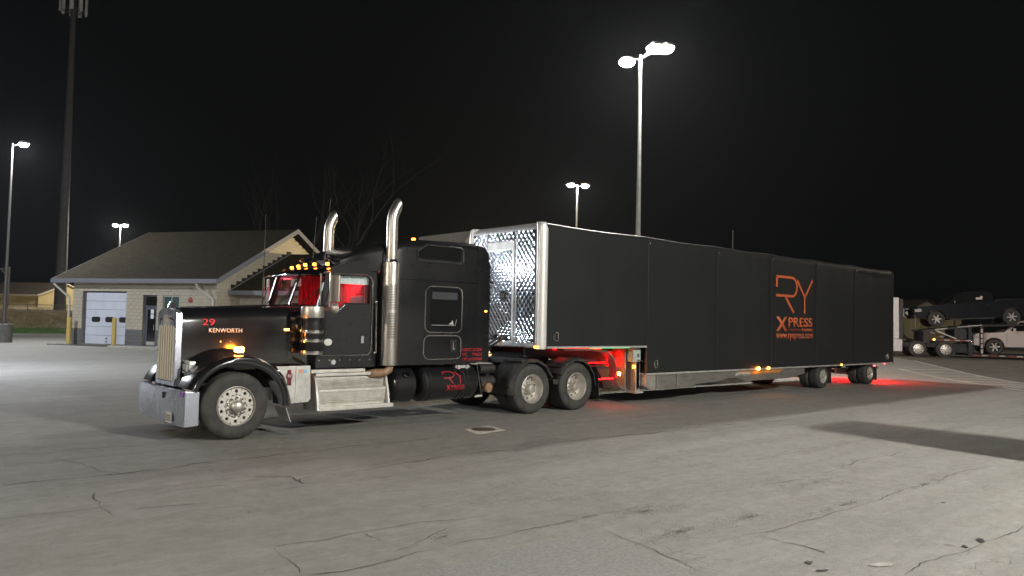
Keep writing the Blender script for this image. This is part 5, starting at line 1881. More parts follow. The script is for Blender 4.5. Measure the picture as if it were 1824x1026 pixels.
for s_ in (-1, 1):
    half_fender(XD[0], 190, 22, s_)
    half_fender(XD[1], 152, 0, s_)
    f = (lambda y: y) if s_ < 0 else mir
    q = MB(); q.box(8.28, 8.66, *sorted((f(.02), f(.70))), .90, .945)
    mh = part('flap_hanger', q, M['frame'], trk)
    q = MB(); q.prism([(8.34, .90), (8.36, .90), (8.44, .24), (8.42, .24)], 'y', *sorted((f(.03), f(.68))))
    part('mud_flap', q, M['plastic'], mh)
    q = MB(); q.prism([(6.93, .70), (7.09, .70), (7.07, .60), (6.95, .60)], 'y', *sorted((f(.03), f(.66))))
    part('fender_bridge', q, M['plastic'], mh)
# coiled lines between tractor and trailer
q = MB()
q.tube([(5.15, .95, 1.62), (5.5, .9, 1.45), (5.9, .95, 1.38), (6.3, 1.0, 1.55), (6.52, 1.05, 1.62)], .022, 8)
q.tube([(5.15, 1.25, 1.7), (5.6, 1.2, 1.5), (6.1, 1.2, 1.45), (6.52, 1.25, 1.62)], .022, 8)
part('air_line', q, M['black'], trk)

# ================================================================ TRAILER
XT, XDROP, XR = 6.56, 10.09, 24.27
ZU, ZL, ZT = 1.42, .75, 4.12
trl = thing('semi_trailer', 'long black curtain sided drop deck trailer with quilted steel front', 'trailer', (XT, YC, 0))
YN, YF = 0.0, 2 * YC
seams = [6.68, 10.09, 13.06, 15.83, 18.57, 21.28, 24.25]
def tarp_panel(x0, x1, zb, side, seed):
    def P(i, j):
        x = x0 + (x1 - x0) * i
        zt_ = ZT - .02
        # profile: straight side, then rounding over into the roof
        s_ = j
        e = max(0., math.sin(PI * i))
        sag = .030 * e * (1 + .5 * math.sin(seed * 3.1))
        am = .2 if (side < 0 and seed == 3) else 1.
        n1 = am * noise.noise(Vector((x * .55, s_ * 1.6, seed)))
        n2 = am * noise.noise(Vector((x * 1.9, s_ * .8, seed + 7)))
        if s_ < .86:
            z = zb + (zt_ - .13 - zb) * s_ / .86
            y = -.004 + (.014 * n1 + .005 * n2) * e ** .5 * min(1, s_ * 5)
            if s_ > .70: y += .02 * e * smooth01((s_ - .70) / .16) * (.5 + n2)
        else:
            a = (s_ - .86) / .14 * PI / 2
            z = zt_ - .13 + .13 * math.sin(a) - sag * math.sin(a)
            y = .13 - .13 * math.cos(a)
        return (x, y if side < 0 else YF - y, z)
    q = MB(); q.grid(29, 30, P)
    return part('curtain_panel', q, M['vinyl'], trl, smooth=75)
for s_ in (-1, 1):
    for k in range(6):
        tarp_panel(seams[k] + .012, seams[k + 1] - .012, ZU if k == 0 else ZL, s_, k + (s_ + 1) * 5)
    f = (lambda y: y) if s_ < 0 else (lambda y: YF - y)
    for k in range(1, 6):      # welted seams
        q = MB(); q.tube([(seams[k], f(-.008), (ZU if k == 0 else ZL) + .01), (seams[k], f(-.010), 2.4), (seams[k], f(-.006), ZT - .15), (seams[k], f(.05), ZT - .055), (seams[k], f(.13), ZT - .015)], .014, 6)
        part('curtain_seam', q, M['vinyl'], trl)
        q = MB(); q.sphere((seams[k] + .05, f(-.012), ZT - .20), .022, 8, 6)
        part('grommet', q, M['bright'], trl)
    q = MB(); q.box(XT + .12, XDROP, *sorted((f(-.01), f(.05))), ZU - .045, ZU - .003)
    part('bottom_rail', q, M['alu_dull'], trl)
    q = MB(); q.box(XDROP, XR, *sorted((f(-.01), f(.05))), ZL - .045, ZL - .003)
    part('bottom_rail', q, M['alu_dull'], trl)
    q = MB(); q.box(XDROP - .02, XDROP + .012, *sorted((f(-.012), f(.05))), ZL, ZU)
    part('step_rail', q, M['plastic'], trl)
    for x, z in ((6.90, 1.63), (10.36, .97), (23.70, .95)):   # tensioner hooks
        q = MB(); q.tube([(a, f(-.03), c) for a, c in rrect(x, x + .10, z - .09, z + .09, .035)], .016, 6, closed=True)
        q.box(x - .05, x + .01, *sorted((f(-.04), f(-.005))), z - .07, z + .04)
        part('curtain_latch', q, M['bright'], trl)
    q = MB(); q.box(XR - .01, XR + .05, *sorted((f(-.015), f(.10))), ZL - .05, ZT - .12)
    part('rear_post', q, M['frame'], trl, bevel=.01)
    q = MB(); q.cyl((21.5, f(-.03), 3.92), (24.2, f(-.03), 3.90), .012, n=6)
    part('tension_bar', q, M['plastic'], trl)
# roof skin hanging slightly between its bows
q = MB()
def roof_p(i, j):
    x = XT + .1 + (XR - XT - .1) * i
    y = .125 + (YF - .25) * j
    ph = (x - XT) / 1.48
    return (x, y, ZT - .02 + .03 * math.sin(PI * j) - .035 * abs(math.sin(PI * ph)) ** 1.2 + .01 * noise.noise(Vector((x, y, 3))))
q.grid(180, 13, roof_p)
part('roof_curtain', q, M['vinyl_roof'], trl, smooth=75)
q = MB(); q.box(XR, XR + .03, .1, YF - .1, ZL, ZT - .05)
part('rear_curtain', q, M['vinyl'], trl)

# ---- quilted steel front wall with a door
def quilt(x, y0, y1, z0, z1, parent, name, pitch=.17, dep=.013):
    q = MB()
    nu, nv = max(3, int((y1 - y0) / .019)), max(3, int((z1 - z0) / .019))
    def P(i, j):
        y, z = y0 + (y1 - y0) * i, z0 + (z1 - z0) * j
        a, b = (y * 1.25 + z) / pitch, (y * 1.25 - z) / pitch
        h = abs(math.sin(PI * a)) ** .6 * abs(math.sin(PI * b)) ** .6
        return (x - dep * h, y, z)
    q.grid(nu, nv, P)
    return part(name, q, M['plate'], parent, smooth=80)
Yd0, Yd1 = .96, 1.80
quilt(XT - .02, .26, Yd0 - .05, 1.47, 3.95, trl, 'quilted_panel')
quilt(XT - .02, Yd1 + .05, YF - .20, 1.47, 3.95, trl, 'quilted_panel')
quilt(XT - .02, Yd0 - .03, Yd1 + .03, 3.76, 3.95, trl, 'quilted_panel')
q = MB(); q.box(XT, XT + .06, .12, YF - .12, ZU, ZT - .08)
part('front_wall', q, M['alu_dull'], trl)
q = MB()
q.box(XT - .045, XT - .001, Yd0 - .05, Yd0 + .02, 1.46, 3.74); q.box(XT - .045, XT - .001, Yd1 - .02, Yd1 + .05, 1.46, 3.74)
q.box(XT - .044, XT - .001, Yd0 + .02, Yd1 - .02, 3.62, 3.74); q.box(XT - .044, XT - .001, Yd0 + .02, Yd1 - .02, 1.46, 1.50)
fd = part('front_door', q, M['alu'], trl, bevel=.006)
quilt(XT - .034, Yd0 + .02, Yd1 - .02, 1.50, 3.56, fd, 'quilted_panel', pitch=.15)
q = MB(); q.box(XT - .05, XT - .02, Yd0 + .02, Yd1 - .02, 3.56, 3.62)
part('drip_edge', q, M['alu'], fd)
q = MB(); q.prism(rrect(1.16, 1.36, 2.42, 2.62, .02), 'x', XT - .062, XT - .03)
lt = part('paddle_latch', q, M['chrome'], fd, bevel=.006)
q = MB(); q.box(XT - .068, XT - .062, 1.20, 1.32, 2.46, 2.57)
part('latch_recess', q, M['plastic'], lt)
q = MB(); q.tube([(XT - .06, .96 + .0, 1.9), (XT - .06, .955, 2.2)], .012, 6)
for y in (Yd0 - .10, Yd1 + .10):
    q = MB(); q.box(XT - .036, XT - .02, y - .012, y + .012, 1.47, 3.95)
    part('panel_batten', q, M['alu'], trl)
q = MB(); q.box(XT - .05, XT + .02, .20, YF - .2, 1.40, 1.47)
part('front_sill', q, M['alu_dull'], trl, bevel=.008)
# half-round corner posts and the top bow
for s_ in (-1, 1):
    f = (lambda y: y) if s_ < 0 else (lambda y: YF - y)
    q = MB()
    S = []
    r_ = .14
    zz = [1.36, 1.40, 2.5, 3.6, 3.88, 3.98, 4.05, 4.10]
    ii = [0, 0, 0, 0, .0, .02, .055, .12]
    for z, e in zip(zz, ii):
        S.append([(XT + .10 - (r_ + .03) * math.sin(t) * (1 - e * 1.2) , f(.13 - .125 * math.cos(t) * (1 if t < PI / 2 else .95) + e * .3), z) for t in [PI * k / 14 for k in range(15)]])
    q.loft(S, closed=False, cap=False)
    part('corner_post', q, M['post'], trl, smooth=70)
    q = MB(); q.box(XT + .10, XT + .135, *sorted((f(-.016), f(.02))), 1.38, ZT - .14)
    part('curtain_pole', q, M['bright'], trl, bevel=.008)
q = MB()
S = []
for y in [.2 + (YF - .4) * k / 12 for k in range(13)]:
    S.append([(XT + .12 - .17 * math.cos(t), y, 3.95 + .155 * math.sin(t)) for t in [PI / 2 * k / 8 for k in range(9)]] + [(XT + .1, y, 3.95)])
q.loft(S)
part('top_bow', q, M['post'], trl, smooth=60)
q = MB(); q.box(XT - .075, XT - .05, .06, .19, 1.38, 1.425)
part('marker_lamp', q, M['amber'], trl, bevel=.006)
q = MB(); q.prism([(1.20, 1.58), (1.42, 1.58), (1.31, 1.36)], 'x', XT - .056, XT - .051)
part('warning_triangle', q, M['sticker_o'], trl)
q = MB()
for y in (1.15, 1.55): q.cyl((XT - .09, y, 1.60), (XT - .02, y, 1.60), .045, n=14)
q.box(XT - .07, XT - .03, .95, 1.75, 1.52, 1.56)
part('glad_hand', q, M['plastic'], trl)

# ---- lettering on the near curtain
YL = -.011
lg = MB()
def lp(x, z): return (x, YL, z)
Wd = .072
rx0, rz0, rz1 = 16.07, 2.38, 3.44
zm = 2.90
arc = [lp(17.02 + .27 * math.sin(t), (rz1 + zm - .02) / 2 + (rz1 - zm + .02) / 2 * math.cos(t)) for t in [PI * k / 12 for k in range(13)]]
stroke(lg, [lp(rx0 + .04, 3.13), lp(rx0 + .04, rz1)], Wd + .03, (0, -1, 0))
stroke(lg, [lp(rx0 + .0, rz1)] + arc + [lp(rx0, zm - .02)], Wd, (0, -1, 0))
stroke(lg, [lp(16.62, zm - .06), lp(17.11, rz0)], Wd + .02, (0, -1, 0))
part('logo_letter', lg, M['orange'], trl, weld=False)
lg = MB()
stroke(lg, [lp(17.31, 3.38), lp(17.77, 2.88), lp(17.77, rz0 - .01)], Wd + .01, (0, -1, 0))
stroke(lg, [lp(18.26, 3.43), lp(17.79, 2.88)], Wd + .01, (0, -1, 0))
part('logo_letter', lg, M['orange'], trl, weld=False)
EX, EY = (1, 0, 0), (0, 0, 1)
text_mesh('lettering', 'X', M['orange'], trl, lp(16.09, 1.82), EX, EY, .43, .035, .0018, fit=.66)
text_mesh('lettering', 'PRESS', M['orange'], trl, lp(16.80, 1.955), EX, EY, .285, .022, .0018, fit=1.47)
text_mesh('small_lettering', 'Transportation', M['orange_dim'], trl, lp(16.80, 1.795), EX, EY, .135, .0, .0018, fit=.76)
text_mesh('small_lettering', '& Logistics', M['orange'], trl, lp(17.60, 1.795), EX, EY, .135, .018, .0018, fit=.68)
text_mesh('web_address', 'www.ryxpress.com', M['orange'], trl, lp(16.09, 1.535), EX, EY, .215, .012, .0018, fit=2.20)

# ---- running gear under the deck
for y in (.72, mir(.72)):
    q = MB()
    top = [(6.7, 1.37), (9.0, 1.37), (9.45, 1.33), (9.85, 1.37), (10.3, .74), (10.3, .70)]
    q.prism([(6.7, 1.37), (6.7, 1.20), (8.3, 1.14), (8.9, 1.02), (9.15, .70), (9.25, .42), (9.5, .36), (18.2, .42), (18.6, .56), (24.0, .56), (24.0, .70), (10.05, .70), (10.05, 1.37)], 'y', y - .012, y + .012)
    q.prism([(6.7, 1.20), (8.3, 1.14), (8.9, 1.02), (9.15, .70), (9.25, .42), (9.5, .36), (9.5, .33), (9.22, .39), (9.11, .69), (8.87, .99), (8.29, 1.11), (6.7, 1.17)], 'y', y - .10, y + .10)
    part('deck_beam', q, M['hauler'], trl)
# curved outer cheek of the gooseneck, catching the red light
q = MB()
P = [(7.5, 1.33), (8.55, 1.32), (8.98, 1.27), (9.22, 1.10), (9.30, .85), (9.34, .55), (9.46, .40), (9.7, .36)]
q.loft([[(x, .28, z - .02), (x, .52, z - .02), (x, .52, z + .02), (x, .28, z + .02)] for x, z in P])
part('gooseneck_cheek', q, M['rail'], trl, smooth=50)
q = MB(); q.box(9.62, 9.66, .30, YF - .3, .40, 1.36)
part('drop_bulkhead', q, M['rail'], trl)
for y in (.9, 1.3, 1.7):
    q = MB(); q.bar((7.6, y, 1.28), (9.4, y, .98), .08, .05)
    part('brace', q, M['alu_dull'], trl)
q = MB(); q.box(9.95, 10.05, .2, YF - .2, .36, 1.35)
part('drop_wall', q, M['alu_dull'], trl)
q = MB(); q.box(XT + .1, 10.05, .1, YF - .1, 1.372, 1.41)
part('upper_deck', q, M['alu_dull'], trl)
q = MB(); q.box(10.06, 24.2, .1, YF - .1, .705, .745)
part('lower_deck', q, M['alu_dull'], trl)
# landing leg with its gear box
for s_ in (-1, 1):
    f = (lambda y: y) if s_ < 0 else (lambda y: YF - y)
    q = MB(); q.box(9.90, 10.08, *sorted((f(.20), f(.36))), .30, 1.10)
    lg_ = part('landing_leg', q, M['alu'], trl, bevel=.01)
    q = MB(); q.box(9.74, 10.02, *sorted((f(.14), f(.34))), 1.02, 1.36)
    part('gear_box', q, mat('grey_green_paint_%d' % s_, (.36, .42, .37), .5), lg_, bevel=.012)
    q = MB(); q.cyl((9.92, f(.13), 1.18), (9.92, f(.14), 1.18), .04, n=14); q.tube([(9.85, f(.12), 1.06), (10.0, f(.10), 1.06), (10.06, f(.10), 1.02)], .014, 6)
    part('crank', q, M['steel'], lg_)
    q = MB(); q.box(9.84, 10.14, *sorted((f(.14), f(.42))), .26, .30)
    part('foot', q, M['alu_dull'], lg_)
q = MB()
q.tube([(10.10, .16, 1.30), (10.22, .14, .95), (10.24, .14, .6), (10.14, .16, .42), (10.0, .18, .42)], .02, 8)
part('hose', q, M['black'], trl)
q = MB(); q.sphere((10.28, .10, .66), .035, 10, 6)
part('marker_lamp', q, M['white_lamp'], trl)
q = MB(); q.box(9.36, 9.40, .24, .30, .70, .78)
part('marker_lamp', q, M['amber_hot'], trl, bevel=.01)
q = MB(); q.box(9.84, 9.87, .17, .25, .86, .94)
part('marker_lamp', q, M['amber'], trl, bevel=.01)
q = MB(); q.box(7.5, 9.1, .60, .63, 1.315, 1.345)
part('led_strip', q, M['red_led'], trl)
q = MB(); q.box(9.42, 9.44, .56, .9, .9, 1.25)
part('led_strip', q, M['red_led'], trl)
q = MB(); q.box(8.2, 9.6, .14, .16, 1.362, 1.37)
part('led_strip', q, M['green_glint'], trl)  # glowing strip put in for a green reflection under the deck
# tool boxes, side rail, fish-belly beam, stickers
q = MB(); q.box(10.52, 11.29, .02, .62, .33, .70)
tb = part('tool_box', q, M['rail'], trl, bevel=.008)
q = MB(); q.box(10.56, 11.25, .008, .0195, .37, .66); q.box(10.86, 10.98, -.004, .008, .50, .53)
part('box_door', q, M['rail'], tb, bevel=.004)
q = MB(); q.box(11.32, 12.12, .02, .62, .33, .70)
tb = part('tool_box', q, M['rail'], trl, bevel=.008)
q = MB(); q.box(11.36, 12.08, .008, .0195, .37, .66); q.box(11.68, 11.8, -.004, .008, .50, .53)
part('box_door', q, M['rail'], tb, bevel=.004)
q = MB(); q.prism([(10.12, .70), (10.50, .70), (10.50, .33), (10.30, .33), (10.12, .42)], 'y', .05, .5)
part('box_flank', q, M['alu'], trl)
for y in (.05, YF - .07):
    q = MB()
    q.prism([(12.15, .70), (17.9, .70), (17.9, .52), (17.3, .44), (16.8, .40), (14.6, .40), (14.1, .50), (13.7, .50), (13.2, .44), (12.15, .40)], 'y', y, y + .02)
    part('side_rail', q, M['rail'], trl, bevel=.004)
q = MB(); q.prism([(14.2, .70), (16.6, .70), (16.4, .60), (14.5, .58), (14.25, .63)], 'y', .040, .048)
part('orange_decal', q, mat('decal_orange', (.5, .2, .05), .4), trl)
text_mesh('rail_lettering', 'EXTREME', M['white'], trl, (14.0, .028, .565), EX, EY, .085, .02, .004, fit=.78, shear=.25)
for x, m_ in ((15.12, 'amber_hot'), (15.66, 'amber_soft')):
    q = MB(); q.box(x - .06, x + .06, -.035, -.011, .705, .775)
    part('marker_lamp', q, M[m_], trl, bevel=.01)
q = MB(); q.box(20.2, 20.26, -.03, -.011, .715, .765); 
part('marker_lamp', q, M['amber_soft'], trl)
q = MB(); q.box(20.32, 20.55, .0, .03, .64, .70)
part('rail_bracket', q, M['alu_dull'], trl)
# wheels: two spread axles, dual tyres
XA = (19.11, 22.52)
tw_ = dual_wheel(trl, 'trailer_wheel', .735, M['tread'], M['alu'], .12)
tw_.location = (XA[0] - XT, .06 - YC, .386)
copy_tree(tw_, trl, (XA[1] - XT, .06 - YC, .386))
for x in XA: copy_tree(tw_, trl, (x - XT, mir(.06) - YC, .386), (0, 0, PI))
for x in XA:
    q = MB(); q.cyl((x, .4, .386), (x, mir(.4), .386), .07, n=12)
    ax = part('axle', q, M['frame'], trl)
    for y in (.82, mir(.82)):
        q = MB(); q.prism([(x - 1.0, .70), (x - .35, .70), (x - .1, .45), (x + .1, .32), (x - .1, .30), (x - .95, .36)], 'y', y - .05, y + .05)
        part('air_suspension', q, M['alu_dull'], ax)
        q = MB(); q.cyl((x + .42, y, .42), (x + .42, y, .70), .13, n=16)
        part('air_spring', q, M['plastic'], ax)
    for s_ in (-1, 1):
        f = (lambda y: y) if s_ < 0 else (lambda y: YF - y)
        q = MB(); q.box(x + .52, x + .54, *sorted((f(.05), f(.62))), .14, .60)
        part('mud_flap', q, M['plastic'], ax)
q = MB(); q.box(23.5, 23.62, .25, YF - .25, .52, .60)
q.box(23.52, 23.60, .5, .58, .60, .70); q.box(23.52, 23.60, YF - .58, YF - .5, .60, .70)
rb = part('rear_bumper', q, M['alu_dull'], trl)
for y in (.32, .62, YF - .74, YF - .44):
    q = MB(); q.cyl((23.62, y + .06, .56), (23.65, y + .06, .56), .05, n=14)
    part('tail_lamp', q, M['red_tail'], rb)
q = MB(); q.box(24.20, 24.235, .25, 2.3, .672, .700)
part('led_strip', q, M['red_tail'], rb)
q = MB(); q.box(8.7, 9.25, .34, .36, .62, .64)
part('led_strip', q, M['red_spill'], trl)
q = MB(); q.box(8.5, 9.2, .56, .59, .99, 1.01)
part('led_strip', q, M['red_led'], trl)
q = MB(); q.box(19.8, 21.6, 1.0, 1.03, .66, .69)
part('led_strip', q, M['red_led'], trl)

# ================================================================ OTHER THINGS IN THE YARD
# manhole in a square concrete collar
mh = thing('manhole', 'round iron manhole cover in a worn square of concrete', 'manhole', (3.98, -1.17, 0))
q = MB()
ca, sa = math.cos(R(42)), math.sin(R(42))
cs = [(3.53, -1.58), (4.28, -1.46), (4.42, -.84), (3.70, -1.02)]
q.prism(cs, 'z', -.05, .007)
part('collar', q, M['collar'], mh, bevel=.003)
q = MB(); q.lathe([(.17, .010), (.215, .012), (.22, .006), (.22, -.02)], (3.99, -1.2, .002), (0, 0, 1), 36)
part('cover_ring', q, M['iron'], mh)
q = MB(); q.lathe([(0, .012), (.16, .012), (.165, .006), (.165, -.02)], (3.99, -1.2, .002), (0, 0, 1), 36)
cv = part('cover', q, M['iron_worn'], mh)
for k in range(5):
    q = MB(); y_ = -1.2 - .12 + .06 * k; h_ = math.sqrt(max(0, .15 ** 2 - (y_ + 1.2) ** 2)); q.box(3.99 - h_, 3.99 + h_, y_ - .012, y_ + .012, .014, .02)
    part('rib', q, M['iron'], cv)
# litter and small scars in the foreground
def litter(x, y, rx, ry, a, label, m='litter', h=.004, seed=0, name='litter', cat='litter'):
    rl = random.Random(seed)
    t = thing(name, label, cat, (x, y, 0))
    q = MB()
    n = 11
    ring = []
    for k in range(n):
        u = 2 * PI * k / n
        k_ = rl.uniform(.72, 1.15)
        px_, py_ = rx * k_ * math.cos(u), ry * k_ * math.sin(u)
        ring.append((x + px_ * math.cos(a) - py_ * math.sin(a), y + px_ * math.sin(a) + py_ * math.cos(a)))
    q.add([(*p, .0065) for p in ring] + [(x + (p[0] - x) * .85, y + (p[1] - y) * .85, .0065 + h * rl.uniform(.5, 1.4)) for p in ring] + [(x, y, .0065 + h)],
          [(k, (k + 1) % n, n + (k + 1) % n, n + k) for k in range(n)] + [(n + k, n + (k + 1) % n, 2 * n) for k in range(n)] + [tuple(range(n))])
    part('flake', q, M[m], t, smooth=0)
litter(1.32, -8.69, .045, .035, .2, 'dark round flattened scrap on the pale pavement at the bottom', seed=1)
litter(1.21, -8.86, .06, .022, -.4, 'dark thin torn scrap just below the round scrap', seed=2)
litter(2.91, -9.34, .055, .025, .5, 'smaller of two dark scraps by the crack at bottom right', seed=3)
litter(3.27, -9.35, .085, .04, .3, 'larger of two dark scraps by the crack at bottom right', seed=4)
litter(4.66, -8.55, .02, .02, .3, 'tiny dark pebble lying alone on the pale pavement', seed=5, name='pebble', cat='pebble')
litter(1.76, -9.09, .12, .05, -.5, 'pale patch of crumbled filler in a shallow pothole', 'concrete', .004, 6, 'pothole_patch', 'patch')

# ribbed hopper trailer parked beyond the rig
hop = thing('hopper_trailer', 'ribbed grey hopper trailer with sloping front parked beyond the rig', 'trailer', (8.0, 4.4, 0))
YH = 4.3
q = MB()
q.prism([(5.2, 2.2), (7.72, 4.0), (8.02, 4.36), (19.5, 4.36), (21.0, 3.2), (21.0, 2.0), (18.5, 1.1), (7.5, 1.1)], 'y', YH, YH + 2.5)
hb = part('body', q, M['ribbed'], hop)
for k in range(30):
    x = 5.5 + k * .42
    zt_ = min(4.34, 2.2 + (x - 5.2) * .714) if x < 8.02 else 4.34
    if x > 19.4: break
    q = MB(); q.box(x, x + .07, YH - .06, YH - .001, 1.5, zt_)
    part('rib', q, M['ribbed'], hb)
q = MB(); q.bar((7.72, YH - .03, 4.02), (8.02, YH - .03, 4.36), .1, .05); q.box(8.0, 19.5, YH - .08, YH - .002, 4.30, 4.40)
part('top_rail', q, M['ribbed'], hb)
q = MB()
for x in (16.6, 17.9):
    for y in (YH + .1, YH + 1.85): q.lathe([(0, -.0), (.30, .0), (.5, .03), (.52, .1), (.52, .45), (.3, .5), (0, .5)], (x, y, .52), (0, 1, 0), 28)
part('wheel', q, M['rubber'], hop)
for x in (9.6,):
    for y in (YH + .3, YH + 2.0):
        q = MB(); q.box(x, x + .15, y, y + .15, .02, 1.2)
        part('landing_leg', q, M['frame'], hop)

# ---- pickups
def pickup(paint, label, loc, rot, dark=True):
    t = thing('pickup_truck', label, 'pickup truck', (0, 0, 0), local=True, group='pickups on the car carrier')
    t.rotation_mode = 'QUATERNION'
    Lw, Wd_ = 5.9, 2.0
    P_ = M[paint]
    def arch_pts(xc, r_, z0, n=9):
        return [(xc + r_ * math.cos(PI * k / n), .42 + r_ * math.sin(PI * k / n) * 1.02) for k in range(n + 1)][::-1]
    low = [(.03, .52), (.0, .70), (.02, 1.02), (.10, 1.10), (.25, 1.16), (1.55, 1.24), (1.62, 1.26), (3.95, 1.30), (4.0, 1.36), (5.82, 1.38), (5.86, 1.30), (5.90, .72), (5.84, .55)]
    bot = [(x, z) for x, z in arch_pts(4.72, .50, .42)][::-1] + [(4.2, .42), (1.6, .42)] + [(x, z) for x, z in arch_pts(1.02, .50, .42)][::-1] + [(.5, .46)]
    # order: run along the underside from rear to front, with wheel arches
    und = [(5.25, .50)]
    und += [(4.72 + .50 * math.cos(PI * k / 10), .44 + .50 * math.sin(PI * k / 10)) for k in range(11)]
    und += [(4.18, .42), (1.56, .42)]
    und += [(1.02 + .50 * math.cos(PI * k / 10), .44 + .50 * math.sin(PI * k / 10)) for k in range(11)]
    und += [(.46, .48)]
    q = MB()
    ol = low + und
    prof = [(0.0, 1.0), (0.07, 1.0)]
    q.prism(ol, 'y', .06, Wd_ - .06)
    body = part('body', q, P_, t, bevel=.035, smooth=35)
    q = MB()     # greenhouse
    def gs(x, zt_, w): return [(x, Wd_ / 2 - w, 1.25), (x, Wd_ / 2 - w * .84, zt_), (x, Wd_ / 2 + w * .84, zt_), (x, Wd_ / 2 + w, 1.25)]
    q.loft([gs(1.58, 1.27, .88), gs(1.95, 1.56, .87), gs(2.32, 1.84, .87), gs(2.7, 1.90, .87), gs(3.5, 1.89, .87), gs(3.86, 1.82, .87), gs(3.98, 1.28, .87)])
    cabp = part('cabin', q, P_, t, bevel=.03, smooth=40)
    yo = lambda z, s_: Wd_ / 2 + s_ * (.875 - (z - 1.25) / .6 * .14 + .012)
    for s_ in (-1, 1):
        for poly in ([(1.82, 1.30), (2.78, 1.31), (2.76, 1.80), (2.36, 1.78), (2.0, 1.52)], [(2.86, 1.31), (3.72, 1.32), (3.70, 1.78), (2.85, 1.80)]):
            q = MB()
            n_ = len(poly)
            q.add([(x, yo(z, s_), z) for x, z in poly] + [(x, yo(z, s_) - s_ * .03, z) for x, z in poly], [tuple(range(n_))] + [(k, (k + 1) % n_, n_ + (k + 1) % n_, n_ + k) for k in range(n_)])
            part('window', q, M['doorglass'], cabp)
        for x in (2.66, 3.60):
            q = MB(); yy = Wd_ / 2 + s_ * .945; q.box(x - .12, x + .10, *sorted((yy, yy + s_ * .035)), 1.13, 1.165)
            part('door_handle', q, M['chrome'] if dark else P_, body)
        for x in (1.62, 2.82, 3.86):
            q = MB(); yy = Wd_ / 2 + s_ * .9405; q.box(x - .006, x + .006, *sorted((yy, yy + s_ * .002)), .52, 1.22)
            part('door_gap', q, M['black'], body)
        q = MB(); yy = Wd_ / 2 + s_ * .95; q.box(1.7, 3.9, *sorted((yy - s_ * .12, yy + s_ * .05)), .36, .43)
        part('side_step', q, M['plastic'], body, bevel=.015)
        q = MB(); yy = Wd_ / 2 + s_ * 1.06; q.obox((1.96, yy, 1.36), (.10, 0, 0), (0, .18, 0), (0, 0, .18)); q.bar((1.96, yy, 1.3), (1.98, Wd_ / 2 + s_ * .9, 1.29), .05, .05)
        part('door_mirror', q, M['chrome'] if dark else P_, cabp, bevel=.025)
        q = MB(); yy = Wd_ / 2 + s_ * .76; q.box(-.02, .30, *sorted((yy, yy + s_ * .186)), .86, 1.04)
        part('headlight', q, M['lens_clear'], body, bevel=.02)
        q = MB(); yy = Wd_ / 2 + s_ * .80; q.box(5.76, 5.915, *sorted((yy, yy + s_ * .15)), .94, 1.30)
        part('tail_lamp', q, M['red_lens'], body, bevel=.02)
        for xc in (1.02, 4.72):
            q = MB(); yw = Wd_ / 2 + s_ * .965
            q.lathe([(.25, -.02), (.40, -.03), (.425, 0), (.43, .06), (.43, .2), (.40, .24), (.25, .22)], (xc, yw, .43), (0, -s_, 0), 32)
            wh = part('wheel', q, M['rubber'], t)
            q = MB(); q.lathe([(.255, -.02), (.245, .0), (.24, .12), (.10, .10), (.09, .02), (0, .015)], (xc, yw, .43), (0, -s_, 0), 32)
            part('rim_barrel', q, M['plastic'] if dark else M['frame'], wh)
            q = MB()
            for k in range(6):
                a = 2 * PI * k / 6
                q.bar((xc + .05 * math.cos(a), yw + s_ * -.012, .43 + .05 * math.sin(a)), (xc + .25 * math.cos(a + .1), yw + s_ * -.004, .43 + .25 * math.sin(a + .1)), .06, .03, up=(0, 1, 0))
            q.lathe([(.075, .0), (.06, -.01), (0, -.012)], (xc, yw, .43), (0, -s_, 0), 16)
            part('rim', q, M['alu_dull'] if dark else M['alu'], wh)
    q = MB(); q.box(-.03, .03, Wd_ / 2 - .72, Wd_ / 2 + .72, .78, 1.06)
    gr = part('grille', q, M['plastic'], body, bevel=.02)
    for k in range(3):
        q = MB(); q.box(-.045, -.03, Wd_ / 2 - .70, Wd_ / 2 + .70, .83 + k * .08, .86 + k * .08)
        part('grille_bar', q, M['chrome'], gr)
    q = MB(); q.box(-.10, .10, .10, Wd_ - .10, .50, .72)
    part('bumper', q, M['plastic'] if dark else M['chrome'], body, bevel=.05)
    q = MB(); q.add([(1.66, .22, 1.36), (1.66, Wd_ - .22, 1.36), (2.28, Wd_ - .30, 1.80), (2.28, .30, 1.80)], [(0, 1, 2, 3)])
    q.v = [v + Vector((-.03, 0, .03)) for v in q.v]
    part('windscreen', q, M['doorglass'], cabp, smooth=0)
    q = MB(); q.box(4.05, 5.75, .22, Wd_ - .22, 1.30, 1.395)
    part('bed_cover', q, M['plastic'], body)
    t.location = loc
    t.rotation_quaternion = rot
    return t
HO = Vector((CP.x, CP.y, 0)) + RH * (688 / 1369.34 * 43) + FH * 43 + Vector((0, 0, .44))
HX, HY = (RH * math.cos(R(15)) - FH * math.sin(R(15))), (FH * math.cos(R(15)) + RH * math.sin(R(15)))
def H(x, y, z): return HO + HX * x + HY * y + Vector((0, 0, z))
hrot = Matrix((HX, HY, Vector((0, 0, 1)))).transposed().to_quaternion()
from mathutils import Quaternion
pt = pickup('truck_black', 'black pickup on the raised deck of the car carrier, nose down', H(1.02, .25, 1.63), hrot @ Quaternion((0, 1, 0), R(-3.1)))
q = MB(); q.box(3.05, 3.38, .14, .152, 1.44, 1.56); q.box(3.28, 3.40, .14, .152, 1.52, 1.62)
part('paper_slip', q, M['tape_white'], pt)
pickup('truck_white', 'white pickup on the low deck of the car carrier', H(3.85, .25, .22), hrot @ Quaternion((0, 1, 0), R(-.5)), dark=False)

